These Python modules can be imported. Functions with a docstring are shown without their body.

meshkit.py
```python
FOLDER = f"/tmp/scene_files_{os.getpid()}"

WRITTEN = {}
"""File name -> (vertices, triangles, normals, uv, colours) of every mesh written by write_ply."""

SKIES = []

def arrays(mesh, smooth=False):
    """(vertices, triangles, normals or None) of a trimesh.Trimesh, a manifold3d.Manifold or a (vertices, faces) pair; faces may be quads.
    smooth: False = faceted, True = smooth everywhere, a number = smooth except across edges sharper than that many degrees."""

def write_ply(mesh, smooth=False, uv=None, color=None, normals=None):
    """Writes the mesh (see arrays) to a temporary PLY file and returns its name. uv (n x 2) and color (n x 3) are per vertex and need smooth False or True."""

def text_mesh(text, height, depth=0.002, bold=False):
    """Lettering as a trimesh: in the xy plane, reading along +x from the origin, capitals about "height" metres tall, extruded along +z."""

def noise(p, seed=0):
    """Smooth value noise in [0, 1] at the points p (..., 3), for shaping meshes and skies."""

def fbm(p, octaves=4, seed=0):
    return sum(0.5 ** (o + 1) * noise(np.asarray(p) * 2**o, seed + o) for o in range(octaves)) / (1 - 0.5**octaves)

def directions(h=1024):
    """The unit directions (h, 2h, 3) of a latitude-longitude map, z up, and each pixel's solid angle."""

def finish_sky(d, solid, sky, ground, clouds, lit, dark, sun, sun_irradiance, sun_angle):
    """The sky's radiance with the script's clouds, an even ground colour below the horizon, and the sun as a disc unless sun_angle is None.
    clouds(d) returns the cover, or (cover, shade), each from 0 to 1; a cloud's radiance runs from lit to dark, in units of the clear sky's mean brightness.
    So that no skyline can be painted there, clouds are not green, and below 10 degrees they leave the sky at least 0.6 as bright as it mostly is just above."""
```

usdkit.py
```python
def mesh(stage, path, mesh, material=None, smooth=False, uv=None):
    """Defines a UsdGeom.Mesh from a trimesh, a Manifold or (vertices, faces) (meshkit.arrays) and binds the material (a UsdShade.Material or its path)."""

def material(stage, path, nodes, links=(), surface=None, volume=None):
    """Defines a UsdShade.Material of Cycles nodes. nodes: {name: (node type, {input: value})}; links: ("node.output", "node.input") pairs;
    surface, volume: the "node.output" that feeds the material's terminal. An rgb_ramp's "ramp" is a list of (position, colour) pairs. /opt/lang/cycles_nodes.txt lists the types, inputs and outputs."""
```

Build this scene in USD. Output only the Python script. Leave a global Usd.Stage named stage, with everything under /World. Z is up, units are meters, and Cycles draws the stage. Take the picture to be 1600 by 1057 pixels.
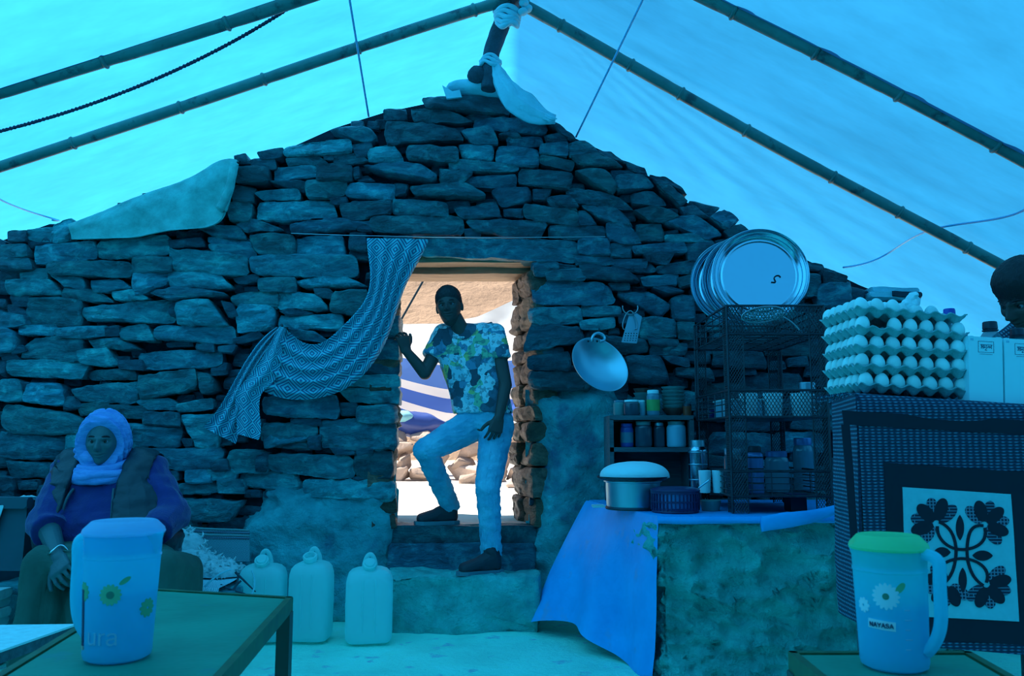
import math, random
import numpy as np
import trimesh, manifold3d as m3
from shapely.geometry import Polygon, Point, LineString, box as sbox
from shapely.ops import unary_union
from shapely import affinity
from scipy.spatial import Delaunay
import usdkit, meshkit
from pxr import Gf, Sdf, Usd, UsdGeom, UsdLux, UsdShade

stage = Usd.Stage.CreateInMemory()
UsdGeom.SetStageUpAxis(stage, 'Z')
UsdGeom.SetStageMetersPerUnit(stage, 1.0)
UsdGeom.Xform.Define(stage, '/World')
UsdGeom.Scope.Define(stage, '/World/Looks')

# ------------------------------------------------------------------ camera, sky, sun, exposure
FPX, PITCH, EYE = 1305.0, math.radians(7.1), np.array([0.0, 0.0, 1.0])
cam = UsdGeom.Camera.Define(stage, '/World/camera')
cam.AddTranslateOp().Set(Gf.Vec3d(*EYE))
cam.AddRotateXOp().Set(90 + math.degrees(PITCH))
cam.CreateHorizontalApertureAttr(36.0)
cam.CreateVerticalApertureAttr(36.0 * 1057 / 1600)
cam.CreateFocalLengthAttr(36.0 * FPX / 1600)
cam.CreateFStopAttr(9.0)
cam.CreateFocusDistanceAttr(4.6)
cam.CreateClippingRangeAttr(Gf.Vec2f(0.05, 5000))
cam.CreateExposureAttr(0.0)

sky = UsdLux.DomeLight.Define(stage, '/World/sky')
sky.CreateColorAttr(Gf.Vec3f(0.42, 0.62, 1.0))
sky.CreateIntensityAttr(.16)
SUN = np.array([-0.55, 0.27, 0.80]); SUN /= np.linalg.norm(SUN)
sun = UsdLux.DistantLight.Define(stage, '/World/sun')
sun.CreateAngleAttr(0.6)
sun.CreateColorAttr(Gf.Vec3f(1.0, 0.93, 0.82))
sun.CreateNormalizeAttr(True)
sun.CreateIntensityAttr(2.6)
_b = SUN; _a = np.cross([0, 1, 0.0], _b); _a /= np.linalg.norm(_a); _c = np.cross(_b, _a)
sun.AddTransformOp().Set(Gf.Matrix4d(*_a, 0, *_c, 0, *_b, 0, 0, 0, 20, 1))

# ------------------------------------------------------------------ helpers
PI = math.pi
CP, SP = math.cos(PITCH), math.sin(PITCH)
def ray(px, py):
    a, v = (np.asarray(px, float) - 800) / FPX, (528.5 - np.asarray(py, float)) / FPX
    return np.stack(np.broadcast_arrays(a, CP - v * SP, SP + v * CP), -1)
def at(px, py, Y):
    d = ray(px, py); return EYE + d * (np.asarray(Y, float) / d[..., 1])[..., None]
def atz(px, py, Z):
    d = ray(px, py); return EYE + d * ((Z - 1.0) / d[..., 2])[..., None]
def mpp(Y): return Y / FPX * 1.0       # metres per pixel about there

_used = {}
def numbered(parent, name):
    k = (parent, name); n = _used.get(k, 0); _used[k] = n + 1
    return name if n == 0 else '%s_%03d' % (name, n)
def ppath(parent): return '/World' if parent is None else (parent if isinstance(parent, str) else str(parent.GetPath()))
def tag(p, label=None, cat=None, group=None, kind=None):
    p = p.GetPrim() if hasattr(p, 'GetPrim') else p
    for k, v in (('label', label), ('category', cat), ('group', group), ('kind', kind)):
        if v: p.SetCustomDataByKey(k, v)
    return p
def obj(name, mesh, mat, parent=None, smooth=40, label=None, cat=None, group=None, kind=None, uv=None):
    base = ppath(parent)
    m = usdkit.mesh(stage, base + '/' + numbered(base, name), mesh, mat, smooth, uv)
    return tag(m, label, cat, group, kind)
def thing(name, label, cat, loc=(0, 0, 0), rz=0, group=None, kind=None, rot=None):
    x = UsdGeom.Xform.Define(stage, '/World/' + numbered('/World', name))
    x.AddTranslateOp().Set(Gf.Vec3d(*map(float, loc)))
    if rot is not None: x.AddRotateXYZOp().Set(Gf.Vec3f(*map(float, rot)))
    elif rz: x.AddRotateZOp().Set(float(rz))
    return tag(x, label, cat, group, kind)
def dup(src, loc, rz=0, label=None, group=None, rot=None, name=None, scale=None):
    d = dict(src.GetCustomData())
    x = UsdGeom.Xform.Define(stage, '/World/' + numbered('/World', name or src.GetName().rstrip('0123456789').rstrip('_')))
    x.GetPrim().GetReferences().AddInternalReference(src.GetPath())
    x.GetPrim().SetInstanceable(True)
    x.ClearXformOpOrder()
    x = UsdGeom.Xform(x.GetPrim())
    ops = []
    m = Gf.Matrix4d(1)
    R = np.eye(4)
    if rot is not None:
        R = trimesh.transformations.euler_matrix(*np.radians(rot), 'sxyz')
    else: R = trimesh.transformations.rotation_matrix(math.radians(rz), [0, 0, 1])
    if scale is not None: R = R @ np.diag([scale] * 3 + [1.0] if np.ndim(scale) == 0 else [*scale, 1.0])
    R[:3, 3] = loc
    op = x.AddTransformOp(opSuffix='copy'); op.Set(Gf.Matrix4d(*R.T.ravel().tolist()))
    x.SetXformOpOrder([op])
    return tag(x, label or d['label'], d['category'], group or d.get('group'))

def cat_(ms): return trimesh.util.concatenate([m if isinstance(m, trimesh.Trimesh) else tm(m) for m in ms])
def tm(man):
    v, f, _ = meshkit.arrays(man); return trimesh.Trimesh(v, f, process=False)
def man(t):
    t = t.copy(); t.merge_vertices()
    return m3.Manifold(m3.Mesh(np.asarray(t.vertices, np.float32), np.asarray(t.faces, np.uint32)))
def bx(sx, sy, sz, c=(0, 0, 0), bev=0.0, rz=0):
    """A box, its base centred on c, edges chamfered."""
    if bev > 0:
        p = []
        for a in (-1, 1):
            for b in (-1, 1):
                for d in (-1, 1):
                    x, y, z = a * sx / 2, b * sy / 2, d * sz / 2
                    p += [(x - a * bev, y, z), (x, y - b * bev, z), (x, y, z - d * bev)]
                    q = .42 * bev
                    p += [(x - a * q, y - b * q, z - d * q)]
        t = trimesh.convex.convex_hull(np.array(p))
    else: t = trimesh.creation.box([sx, sy, sz])
    if rz: t.apply_transform(trimesh.transformations.rotation_matrix(math.radians(rz), [0, 0, 1]))
    t.apply_translation([c[0], c[1], c[2] + sz / 2]); return t
def frame(pts):
    p = np.asarray(pts, float); t = np.gradient(p, axis=0); t /= np.linalg.norm(t, axis=1, keepdims=True) + 1e-12
    a = np.zeros_like(t); r = np.array([0, 0, 1.0]) if abs(t[0, 2]) < .9 else np.array([1.0, 0, 0])
    for i in range(len(t)):
        r = r - t[i] * (r @ t[i]); r /= np.linalg.norm(r) + 1e-12; a[i] = r
    return p, t, a, np.cross(t, a)
def tube(pts, r, sides=10, caps=True, closed=False):
    p, t, a, b = frame(pts); r = np.broadcast_to(np.asarray(r, float), (len(p),))
    ang = np.arange(sides) * 2 * PI / sides
    v = (p[:, None] + r[:, None, None] * (np.cos(ang)[None, :, None] * a[:, None] + np.sin(ang)[None, :, None] * b[:, None])).reshape(-1, 3)
    i, j = np.meshgrid(np.arange(len(p) - 1), np.arange(sides), indexing='ij')
    j2 = (j + 1) % sides
    q = np.stack([i * sides + j, i * sides + j2, (i + 1) * sides + j2, (i + 1) * sides + j], -1).reshape(-1, 4)
    f = np.vstack([q[:, [0, 2, 1]], q[:, [0, 3, 2]]]); 
    if caps:
        n = len(v); v = np.vstack([v, p[0], p[-1]]); k = np.arange(sides); k2 = (k + 1) % sides; o = (len(p) - 1) * sides
        f = np.vstack([f, np.stack([np.full(sides, n), k, k2], 1), np.stack([np.full(sides, n + 1), o + k2, o + k], 1)])
    m = trimesh.Trimesh(v, f[:, ::-1], process=False)
    if m.volume < 0: m.invert()
    return m
def spline(pts, n=40):
    from scipy.interpolate import CubicSpline
    p = np.asarray(pts, float); s = np.r_[0, np.cumsum(np.linalg.norm(np.diff(p, axis=0), axis=1))]
    return CubicSpline(s, p)(np.linspace(0, s[-1], n))
def lathe(prof, n=32, sx=1, sy=1):
    """prof: (radius, z) from bottom to top; closed where the radius is 0."""
    m = trimesh.creation.revolve(np.asarray(prof, float), sections=n)
    m.apply_scale([sx, sy, 1])
    if m.volume < 0: m.invert()
    return m
def grid(P):
    """P: (nu, nv, 3) points -> a sheet."""
    nu, nv = P.shape[:2]; i, j = np.meshgrid(np.arange(nu - 1), np.arange(nv - 1), indexing='ij')
    a = i * nv + j; q = np.stack([a, a + nv, a + nv + 1, a + 1], -1).reshape(-1, 4)
    return trimesh.Trimesh(P.reshape(-1, 3), np.vstack([q[:, [0, 1, 2]], q[:, [0, 2, 3]]]), process=False)
def thick(P, t):
    """A sheet of points given a thickness t along its normals: a closed shell."""
    du = np.gradient(P, axis=0); dv = np.gradient(P, axis=1)
    n = np.cross(du, dv); n /= np.linalg.norm(n, axis=2, keepdims=True) + 1e-12
    A, B = P + n * t / 2, P - n * t / 2
    nu, nv = P.shape[:2]; g1, g2 = grid(A), grid(B)
    N = nu * nv
    f = np.vstack([g1.faces, g2.faces[:, ::-1] + N])
    idx = np.arange(N).reshape(nu, nv)
    loop = np.r_[idx[0, :], idx[1:, -1], idx[-1, -2::-1], idx[-2:0:-1, 0]]
    l2 = np.roll(loop, -1)
    f = np.vstack([f, np.stack([loop, loop + N, l2 + N], 1), np.stack([loop, l2 + N, l2], 1)])
    return trimesh.Trimesh(np.vstack([A.reshape(-1, 3), B.reshape(-1, 3)]), f, process=False)
def extrude(poly, h):
    gs = getattr(poly, 'geoms', [poly])
    return cat_([trimesh.creation.extrude_polygon(g, h, engine='earcut') for g in gs if g.area > 1e-10])
def place(t, M): t = t.copy(); t.apply_transform(M); return t
def mat4(o, x, y, z):
    M = np.eye(4); M[:3, 0], M[:3, 1], M[:3, 2], M[:3, 3] = x, y, z, o; return M
def rotm(ax, deg, pt=None): return trimesh.transformations.rotation_matrix(math.radians(deg), ax, pt)
def wob(t, amp, freq, seed=0):
    t = t.copy(); p = np.asarray(t.vertices)
    d = np.stack([meshkit.fbm(p * freq + 17.3 * k, 3, seed + k) - .5 for k in range(3)], 1)
    t.vertices = p + d * 2 * amp; return t
def nz(p, f, seed=0, o=4): return meshkit.fbm(np.asarray(p) * f, o, seed) - .5

# ------------------------------------------------------------------ materials
L = {}
def mat(name, color, rough=.6, metal=0.0, var=.0, vs=6.0, bump=0.0, bs=40.0, rand=0.0, color2=None, spots=None, stretch=None, sheen=0, spec=.5, space='object', extra=None, detail=6):
    """Principled surface; var: noise between two tones (vs its scale), bump of scale bs, rand: each object's own tone."""
    n = {'p': ('principled_bsdf', {'base_color': color, 'roughness': rough, 'metallic': metal, 'specular_ior_level': spec, 'sheen_weight': sheen, **(extra or {})})}
    l = []
    if var or bump or color2 or spots:
        n['tc'] = ('texture_coordinate', {}); co = 'tc.object'
        if space == 'world': n['tc'] = ('geometry', {}); co = 'tc.position'
        if stretch:
            n['mp'] = ('mapping', {'scale': stretch}); l.append((co, 'mp.vector')); co = 'mp.vector'
    out = None
    if var or color2:
        c2 = color2 or tuple(c * (1 + var) for c in color); c1 = color if color2 else tuple(c * (1 - var) for c in color)
        n['nz'] = ('noise_texture', {'scale': vs, 'detail': float(detail), 'roughness': .62}); l.append((co, 'nz.vector'))
        n['rp'] = ('rgb_ramp', {'ramp': [(.32, c1), (.68, c2)]}); l.append(('nz.fac', 'rp.fac')); out = 'rp.color'
    if spots:
        sc, lo, hi, col = spots
        n['nz2'] = ('noise_texture', {'scale': sc, 'detail': 5.0, 'roughness': .6}); l.append((co, 'nz2.vector'))
        n['mr'] = ('map_range', {'from_min': lo, 'from_max': hi, 'clamp': True}); l.append(('nz2.fac', 'mr.value'))
        n['mx'] = ('mix', {'color1': color, 'color2': col}); l.append(('mr.result', 'mx.fac'))
        if out: l.append((out, 'mx.color1'))
        out = 'mx.color'
    if rand:
        n['oi'] = ('object_info', {}); n['mv'] = ('map_range', {'to_min': 1 - rand, 'to_max': 1 + rand}); l.append(('oi.random', 'mv.value'))
        n['hs'] = ('hsv', {'color': color}); l.append(('mv.result', 'hs.value'))
        if out: l.append((out, 'hs.color'))
        out = 'hs.color'
    if out: l.append((out, 'p.base_color'))
    if bump:
        n['nb'] = ('noise_texture', {'scale': bs, 'detail': 8.0, 'roughness': .65}); l.append((co, 'nb.vector'))
        n['b'] = ('bump', {'strength': 1.0, 'distance': bump}); l += [('nb.fac', 'b.height'), ('b.normal', 'p.normal')]
    L[name] = usdkit.material(stage, '/World/Looks/' + name, n, l, surface='p.BSDF')
    return L[name]
# ---- materials used by the structure
def tarp_mat(name, col_t, col_d, seed=0., wear=.25):
    n = {'g': ('geometry', {}), 'mp': ('mapping', {'scale': (1., 2.6, 1.)}), 'nz': ('noise_texture', {'scale': 1.8, 'detail': 9.0, 'roughness': .68}),
         'n2': ('noise_texture', {'scale': 60.0, 'detail': 2.0}),
         'r': ('rgb_ramp', {'ramp': [(.3, tuple(c * (1 - wear) for c in col_t)), (.7, tuple(c * (1 + wear * .6) for c in col_t))]}),
         't': ('translucent_bsdf', {'color': col_t}), 'd': ('diffuse_bsdf', {'color': col_d}), 'gl': ('glossy_bsdf', {'roughness': .45, 'color': (.6, .6, .6)}),
         'm': ('mix_closure', {'fac': .22}), 'm2': ('mix_closure', {'fac': .012}), 'b': ('bump', {'distance': .004, 'strength': .5})}
    l = [('g.position', 'mp.vector'), ('mp.vector', 'nz.vector'), ('g.position', 'n2.vector'), ('nz.fac', 'r.fac'), ('r.color', 't.color'), ('n2.fac', 'b.height'), ('b.normal', 'd.normal'),
         ('t.BSDF', 'm.closure1'), ('d.BSDF', 'm.closure2'), ('m.closure', 'm2.closure1'), ('gl.BSDF', 'm2.closure2')]
    L[name] = usdkit.material(stage, '/World/Looks/' + name, n, l, surface='m2.closure'); return L[name]
tarp_mat('tarp', (.030, .348, .70), (.02, .27, .52), wear=.16)
# slate: each stone its own tone, streaked along its bed, pale weathered flakes
def slate(name, a, b, c):
    n = {'g': ('geometry', {}), 'mp': ('mapping', {'scale': (7., 7., 15.)}), 'n1': ('noise_texture', {'scale': 1.0, 'detail': 8.0, 'roughness': .68, 'distortion': .6}),
         'n2': ('noise_texture', {'scale': 9.0, 'detail': 7.0, 'roughness': .7}), 'r': ('rgb_ramp', {'ramp': [(.34, a), (.52, b), (.70, c)]}),
         'mr': ('map_range', {'from_min': .55, 'from_max': .72, 'clamp': True}), 'mx': ('mix', {'color2': c}), 'oi': ('object_info', {}), 'mv': ('map_range', {'to_min': .55, 'to_max': 1.5}),
         'wn': ('white_noise_texture', {'dimensions': '1D'}), 'mh': ('map_range', {'to_min': .487, 'to_max': .513}),
         'hs': ('hsv', {}), 'mp2': ('mapping', {'scale': (16., 16., 32.)}), 'nb': ('noise_texture', {'scale': 1.0, 'detail': 9.0, 'roughness': .7, 'distortion': 1.2}), 'b': ('bump', {'distance': .035, 'strength': 1.0}),
         'p': ('principled_bsdf', {'roughness': .38, 'specular_ior_level': .6})}
    l = [('g.position', 'mp.vector'), ('mp.vector', 'n1.vector'), ('g.position', 'n2.vector'), ('n1.fac', 'r.fac'), ('n2.fac', 'mr.value'), ('mr.result', 'mx.fac'), ('r.color', 'mx.color1'),
         ('oi.random', 'mv.value'), ('oi.random', 'wn.w'), ('wn.value', 'mh.value'), ('mx.color', 'hs.color'), ('mv.result', 'hs.value'), ('mh.result', 'hs.hue'), ('hs.color', 'p.base_color'),
         ('g.position', 'mp2.vector'), ('mp2.vector', 'nb.vector'), ('nb.fac', 'b.height'), ('b.normal', 'p.normal')]
    L[name] = usdkit.material(stage, '/World/Looks/' + name, n, l, surface='p.BSDF')
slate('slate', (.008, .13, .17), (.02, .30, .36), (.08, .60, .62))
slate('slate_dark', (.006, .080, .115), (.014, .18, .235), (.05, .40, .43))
slate('slate_tan', (.10, .06, .04), (.20, .12, .08), (.34, .22, .15))
mat('mortar', (.005, .018, .032), .95, var=.4, vs=8, bump=.02, bs=12, space='world')
mat('mud', (.02, .33, .38), .85, var=.0, color2=(.08, .72, .76), vs=5.0, bump=.07, bs=12, space='world', spots=(2.6, .55, .68, (.05, .17, .28)))
mat('mud_counter', (.04, .48, .44), .75, color2=(.10, .90, .82), vs=6.0, bump=.10, bs=11, space='world', spots=(3.0, .60, .74, (.04, .28, .34)))
mat('earth_floor', (.24, .98, .76), .95, var=.13, vs=2.4, bump=.012, bs=30, space='world', spots=(7., .60, .70, (.28, .62, .66)))
mat('outside_ground', (.74, .68, .60), .95, var=.10, vs=2.0, bump=.02, bs=9, space='world')
mat('hill', (.40, .27, .18), .95, var=.16, vs=.35, bump=.25, bs=1.2, space='world')
mat('old_timber', (.46, .30, .19), .8, var=.3, vs=3., stretch=(1., 14., 14.), bump=.006, bs=6, space='world')
mat('bamboo', (.045, .19, .18), .42, var=.22, vs=5., bump=.002, bs=30, space='world', spots=(9., .56, .66, (.025, .07, .08)))
mat('bark', (.03, .08, .11), .8, var=.4, vs=14, bump=.01, bs=24, space='world')
mat('cord', (.16, .55, .90), .6)
mat('dark_rope', (.03, .05, .10), .8, bump=.002, bs=160, space='world')
mat('wire', (.30, .40, .44), .4, 1.0)
mat('sackcloth', (.10, .48, .45), .9, var=.32, vs=9, bump=.004, bs=90, space='world', sheen=.2)
mat('pale_cloth', (.28, .72, .82), .75, var=.12, vs=8, bump=.004, bs=40, space='world')

# ---- floor and ground outside
def height_sheet(x0, x1, y0, y1, nx, ny, fn):
    X, Y = np.meshgrid(np.linspace(x0, x1, nx), np.linspace(y0, y1, ny), indexing='ij')
    return np.stack([X, Y, fn(X, Y)], -1)
def floor_z(X, Y):
    p = np.stack([X, Y, X * 0], -1)
    return -.012 + .02 * nz(p, 1.7, 3) + .014 * nz(p, 7., 5)
obj('floor', thick(height_sheet(-6.2, 6.2, -3.4, 5.1, 150, 150, floor_z) - [0, 0, .06], .12), L['earth_floor'], smooth=True, kind='structure')
GZ = .52
def out_z(X, Y):
    p = np.stack([X, Y, X * 0], -1)
    return GZ + .05 * nz(p, .9, 8) + .05 * np.clip((Y - 7) / 8, 0, 1) * 0 + .02 * nz(p, 5., 9)
obj('ground', thick(height_sheet(-14, 14, 5.02, 24, 120, 100, out_z) - [0, 0, .1], .2), L['outside_ground'], smooth=True, kind='structure', label='pale sunlit bare earth outside beyond the doorway')
def hill_z(X, Y):
    p = np.stack([X, Y, X * 0], -1)
    return .2 + np.clip(Y - 22, 0, None) * .52 + 4.5 * nz(p, .06, 11) * np.clip((Y - 22) / 20, 0, 1) + .9 * nz(p, .4, 12) * np.clip((Y - 22) / 10, 0, 1)
obj('hill', thick(height_sheet(-70, 70, 21, 150, 130, 120, hill_z), .5), L['hill'], smooth=True, kind='structure', label='bare tan hillside in full sun far beyond the doorway')

# ---- the tent: two slopes of blue tarpaulin, its sides and front
RIDGE, LS, RS = 3.72, .354, .565
def roof_z(X, Y):
    base = RIDGE - np.where(X < 0, LS, RS) * np.abs(X)
    p = np.stack([X, Y, X * 0], -1)
    sag = -.05 * np.sin(np.clip((Y - 4.8) / 1.9, -4.4, 1) * PI) ** 2 * np.clip(np.abs(X) / .8, 0, 1) * (Y < 4.8)
    th, rr = np.arctan2(Y - 4.7, np.abs(X) + .05), np.hypot(X, Y - 4.7)
    fan = .0045 * np.sin(th * 44 + 3.0 * nz(p, .8, 31)) * np.exp(-((rr - 1.7) / 1.5) ** 2) * np.clip((.95 - th) / .5, 0, 1) * np.clip((th + .15) / .15, 0, 1)
    fine = .012 * nz(np.stack([X * .5, Y * 3., X * 0], -1), 2.0, 40)
    droop = -.55 * np.clip(Y - 5.75, 0, None) ** 2
    return base + sag + fan * 1.0 + fine + droop + .05 * nz(p, .55, 41)
XL, XR, YB, YF = -5.4, 4.6, 6.4, -3.2
xs = np.r_[np.linspace(XL, -.02, 150), np.linspace(.02, XR, 150)]
X, Y = np.meshgrid(xs, np.linspace(YF, YB, 240), indexing='ij')
roof = np.stack([X, Y, roof_z(X, Y)], -1)
obj('ceiling', grid(roof), L['tarp'], smooth=True, kind='structure', label='blue translucent tarpaulin roof of the tent with faint creases')
def low_wall(name, x0, x1, y0, y1, ztop, seed):
    """The low rubble walls that the roof sheet comes down to, out of the picture at the sides and behind the camera."""
    t = bx(x1 - x0, y1 - y0, 1.0, ((x0 + x1) / 2, (y0 + y1) / 2, 0)); t = tm(man(t).refine_to_length(.16)); v = np.asarray(t.vertices).copy()
    v[:, 2] = v[:, 2] * ztop(v[:, 0]) - .05; t.vertices = v; obj(name, wob(t, .04, 2.5, seed), L['mortar'], None, 30, kind='structure')
low_wall('wall_left', XL - .1, XL + .3, YF, 5.3, lambda x: 1.80 + 0 * x, 1)
low_wall('wall_right', XR - .3, XR + .1, YF, 5.3, lambda x: 1.10 + 0 * x, 2)
low_wall('wall_front', XL, XR, YF - .1, YF + .3, lambda x: RIDGE - np.where(x < 0, LS, RS) * np.abs(x) - .06, 3)

# ---- bamboo rafters, ridge pole and lashings
def bamboo(name, a, b, r0, r1, label, seed, n_nodes, bow=.0, cat='pole', group=None):
    rng = random.Random(seed); a, b = np.array(a, float), np.array(b, float); n = 150
    s = np.linspace(0, 1, n); pts = a[None] * (1 - s[:, None]) + b[None] * s[:, None]
    pts[:, 2] += bow * np.sin(s * PI) + .012 * np.sin(s * 9 + seed); pts[:, 1] += .012 * np.sin(s * 7 + 2 * seed)
    t = thing(name, label, cat, a, group=group)
    r = (r0 * (1 - s) + r1 * s)
    nodes = [(i + .5 + rng.uniform(-.15, .15)) / n_nodes for i in range(n_nodes)]
    for q in nodes: r = r * (1 - .06 * np.exp(-((s - q + .012) / .006) ** 2))
    obj('culm', tube(pts - a, r, 16), L['bamboo'], t, True)
    for q in nodes:
        i = int(q * (n - 1)); d = (pts[i + 1] - pts[i]); d /= np.linalg.norm(d); rr = r0 * (1 - q) + r1 * q
        obj('node', tube([pts[i] - a + d * k for k in (-.012, -.004, .004, .012)], [rr * 1.0, rr * 1.22, rr * 1.18, rr], 16), L['bamboo'], t, 50)
    return t
top = np.array([-.02, 4.8, 3.64])
def rz(x, y, d=.045): return RIDGE - (LS if x < 0 else RS) * abs(x) - d
bamboo('bamboo_rafter', (-.02, 4.76, 3.655), (-5.2, 4.76, rz(-5.2, 0) - .02), .035, .030, 'long bamboo pole sloping down left from the ridge just in front of the gable wall', 1, 9, .02, 'pole')
bamboo('bamboo_rafter', (.06, 4.8, 3.635), (4.5, 4.8, rz(4.5, 0) - .04), .036, .032, 'long bamboo pole sloping down right from the ridge above the steel platters', 2, 11, -.01, 'pole')
bamboo('bamboo_rafter', (-.10, 4.05, rz(-.1, 0)), (-5.2, 4.05, rz(-5.2, 0)), .042, .036, 'bamboo pole crossing the upper left corner beside the dark rope', 3, 9, .0, 'pole')
bamboo('bamboo_rafter', (.10, 3.80, rz(.1, 0)), (4.5, 3.80, rz(4.5, 0)), .042, .038, 'bamboo pole crossing the upper right corner of the tent', 4, 11, .0, 'pole')
for i, y in enumerate((1.9, -.4, -2.4)):
    pass
t = thing('ridge_pole', 'thick dark ridge pole lying along the top of the tent above the forked trunk', 'pole', (-.01, 4.98, 3.70))
obj('log', wob(tube(spline([(0, 0, 0), (0, -.9, -.005), (.01, -2.5, .0), (0, -8.0, .0)], 60), np.linspace(.055, .06, 60), 14), .006, 6), L['bark'], t, True)
# the crooked trunk that carries the ridge
tp = np.array([at(px, py, 4.85) for px, py in [(792, -2), (788, 25), (775, 60), (767, 90), (765, 118), (764, 140)]])
t = thing('crooked_post', 'short crooked tree trunk standing on the gable top under the ridge', 'post', tp[-1])
obj('trunk', wob(tube(spline(tp - tp[-1], 40), np.linspace(.056, .048, 40), 14), .008, 9, 3), L['bark'], t, True)
knot = tm(m3.Manifold.sphere(.055, 24).scale((1.1, .9, 1.0))); knot.apply_translation(at(746, 118, 4.85) - tp[-1]); obj('knot', wob(knot, .012, 14, 5), L['bark'], t, True)
# cloth lashing at the top
c0 = at(793, 14, 4.78)
def ring(c, R, r, tilt, n=48, seed=0, sq=1.0):
    a = np.linspace(0, 2 * PI, n); p = np.stack([np.cos(a) * R, np.sin(a) * R, .012 * np.sin(3 * a + seed)], 1) @ rotm([1, 0, 0], tilt)[:3, :3].T
    return tube(p + c, r * (1 + .15 * np.sin(5 * a + seed)), 8)
t = thing('cloth_lashing', 'pale twisted cloth lashing tied round the ridge pole and trunk top', 'cloth', c0)
obj('wrap', cat_([ring(np.array([0, 0, -.02 - .016 * i]), .075 - .003 * i, .016, 8 + 9 * (i % 3), seed=i) for i in range(6)]), L['pale_cloth'], t, True)
obj('knot', cat_([wob(place(tm(m3.Manifold.sphere(.03, 16)), mat4(np.array(p), [1, 0, 0], [0, 1, 0], [0, 0, .8])), .008, 20, i) for i, p in enumerate([(.09, -.06, -.05), (.12, -.04, -.02), (.11, -.05, .04), (.10, -.07, .0)])]), L['pale_cloth'], t, True)
# sandbag and hanging cloth on the gable top
def loft(rows, t=None, cap=True):
    """rows: list of closed loops (n,3) -> closed surface."""
    R = np.array(rows); nr, n = R.shape[:2]; i, j = np.meshgrid(np.arange(nr - 1), np.arange(n), indexing='ij'); j2 = (j + 1) % n
    q = np.stack([i * n + j, i * n + j2, (i + 1) * n + j2, (i + 1) * n + j], -1).reshape(-1, 4)
    v = R.reshape(-1, 3); f = np.vstack([q[:, [0, 1, 2]], q[:, [0, 2, 3]]])
    if cap:
        c = len(v); v = np.vstack([v, R[0].mean(0), R[-1].mean(0)]); k = np.arange(n); k2 = (k + 1) % n; o = (nr - 1) * n
        f = np.vstack([f, np.stack([np.full(n, c), k2, k], 1), np.stack([np.full(n, c + 1), o + k, o + k2], 1)])
    m = trimesh.Trimesh(v, f, process=False)
    if m.volume < 0: m.invert()
    return m
def sack(cx, w, d, h, seed, n=36, m=26):
    rows = []
    for s in np.linspace(-1, 1, m):
        a = np.linspace(0, 2 * PI, n, endpoint=False); e = (1 - abs(s) ** 3.2) ** .5 if abs(s) < 1 else .0
        e = max(e, .22)
        flare = 1 + .9 * max(0, abs(s) - .82) / .18 * .6
        z = h / 2 + h / 2 * np.sin(a) * e; y = d / 2 * np.cos(a) * min(1, e * flare + .25)
        z = np.maximum(z, 0.004)
        rows.append(np.stack([np.full(n, s * w / 2), y, z], 1))
    return wob(loft(rows), .012, 9, seed)
t = thing('sandbag', 'pale plump sandbag lying on the gable top under the crooked trunk', 'sack', at(752, 158, 4.98))
obj('bag', sack(0, .42, .26, .12, 4), L['pale_cloth'], t, True)
ear = wob(extrude(Polygon([(0, 0), (.09, .01), (.075, .055), (.03, .045), (-.03, .085)]), .02), .004, 20)
obj('bag_corner', place(ear, mat4(at(699, 156, 4.86) - at(752, 158, 4.98), [1, 0, 0], [0, 0, 1], [0, -1, 0])), L['pale_cloth'], t, 50)
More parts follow.
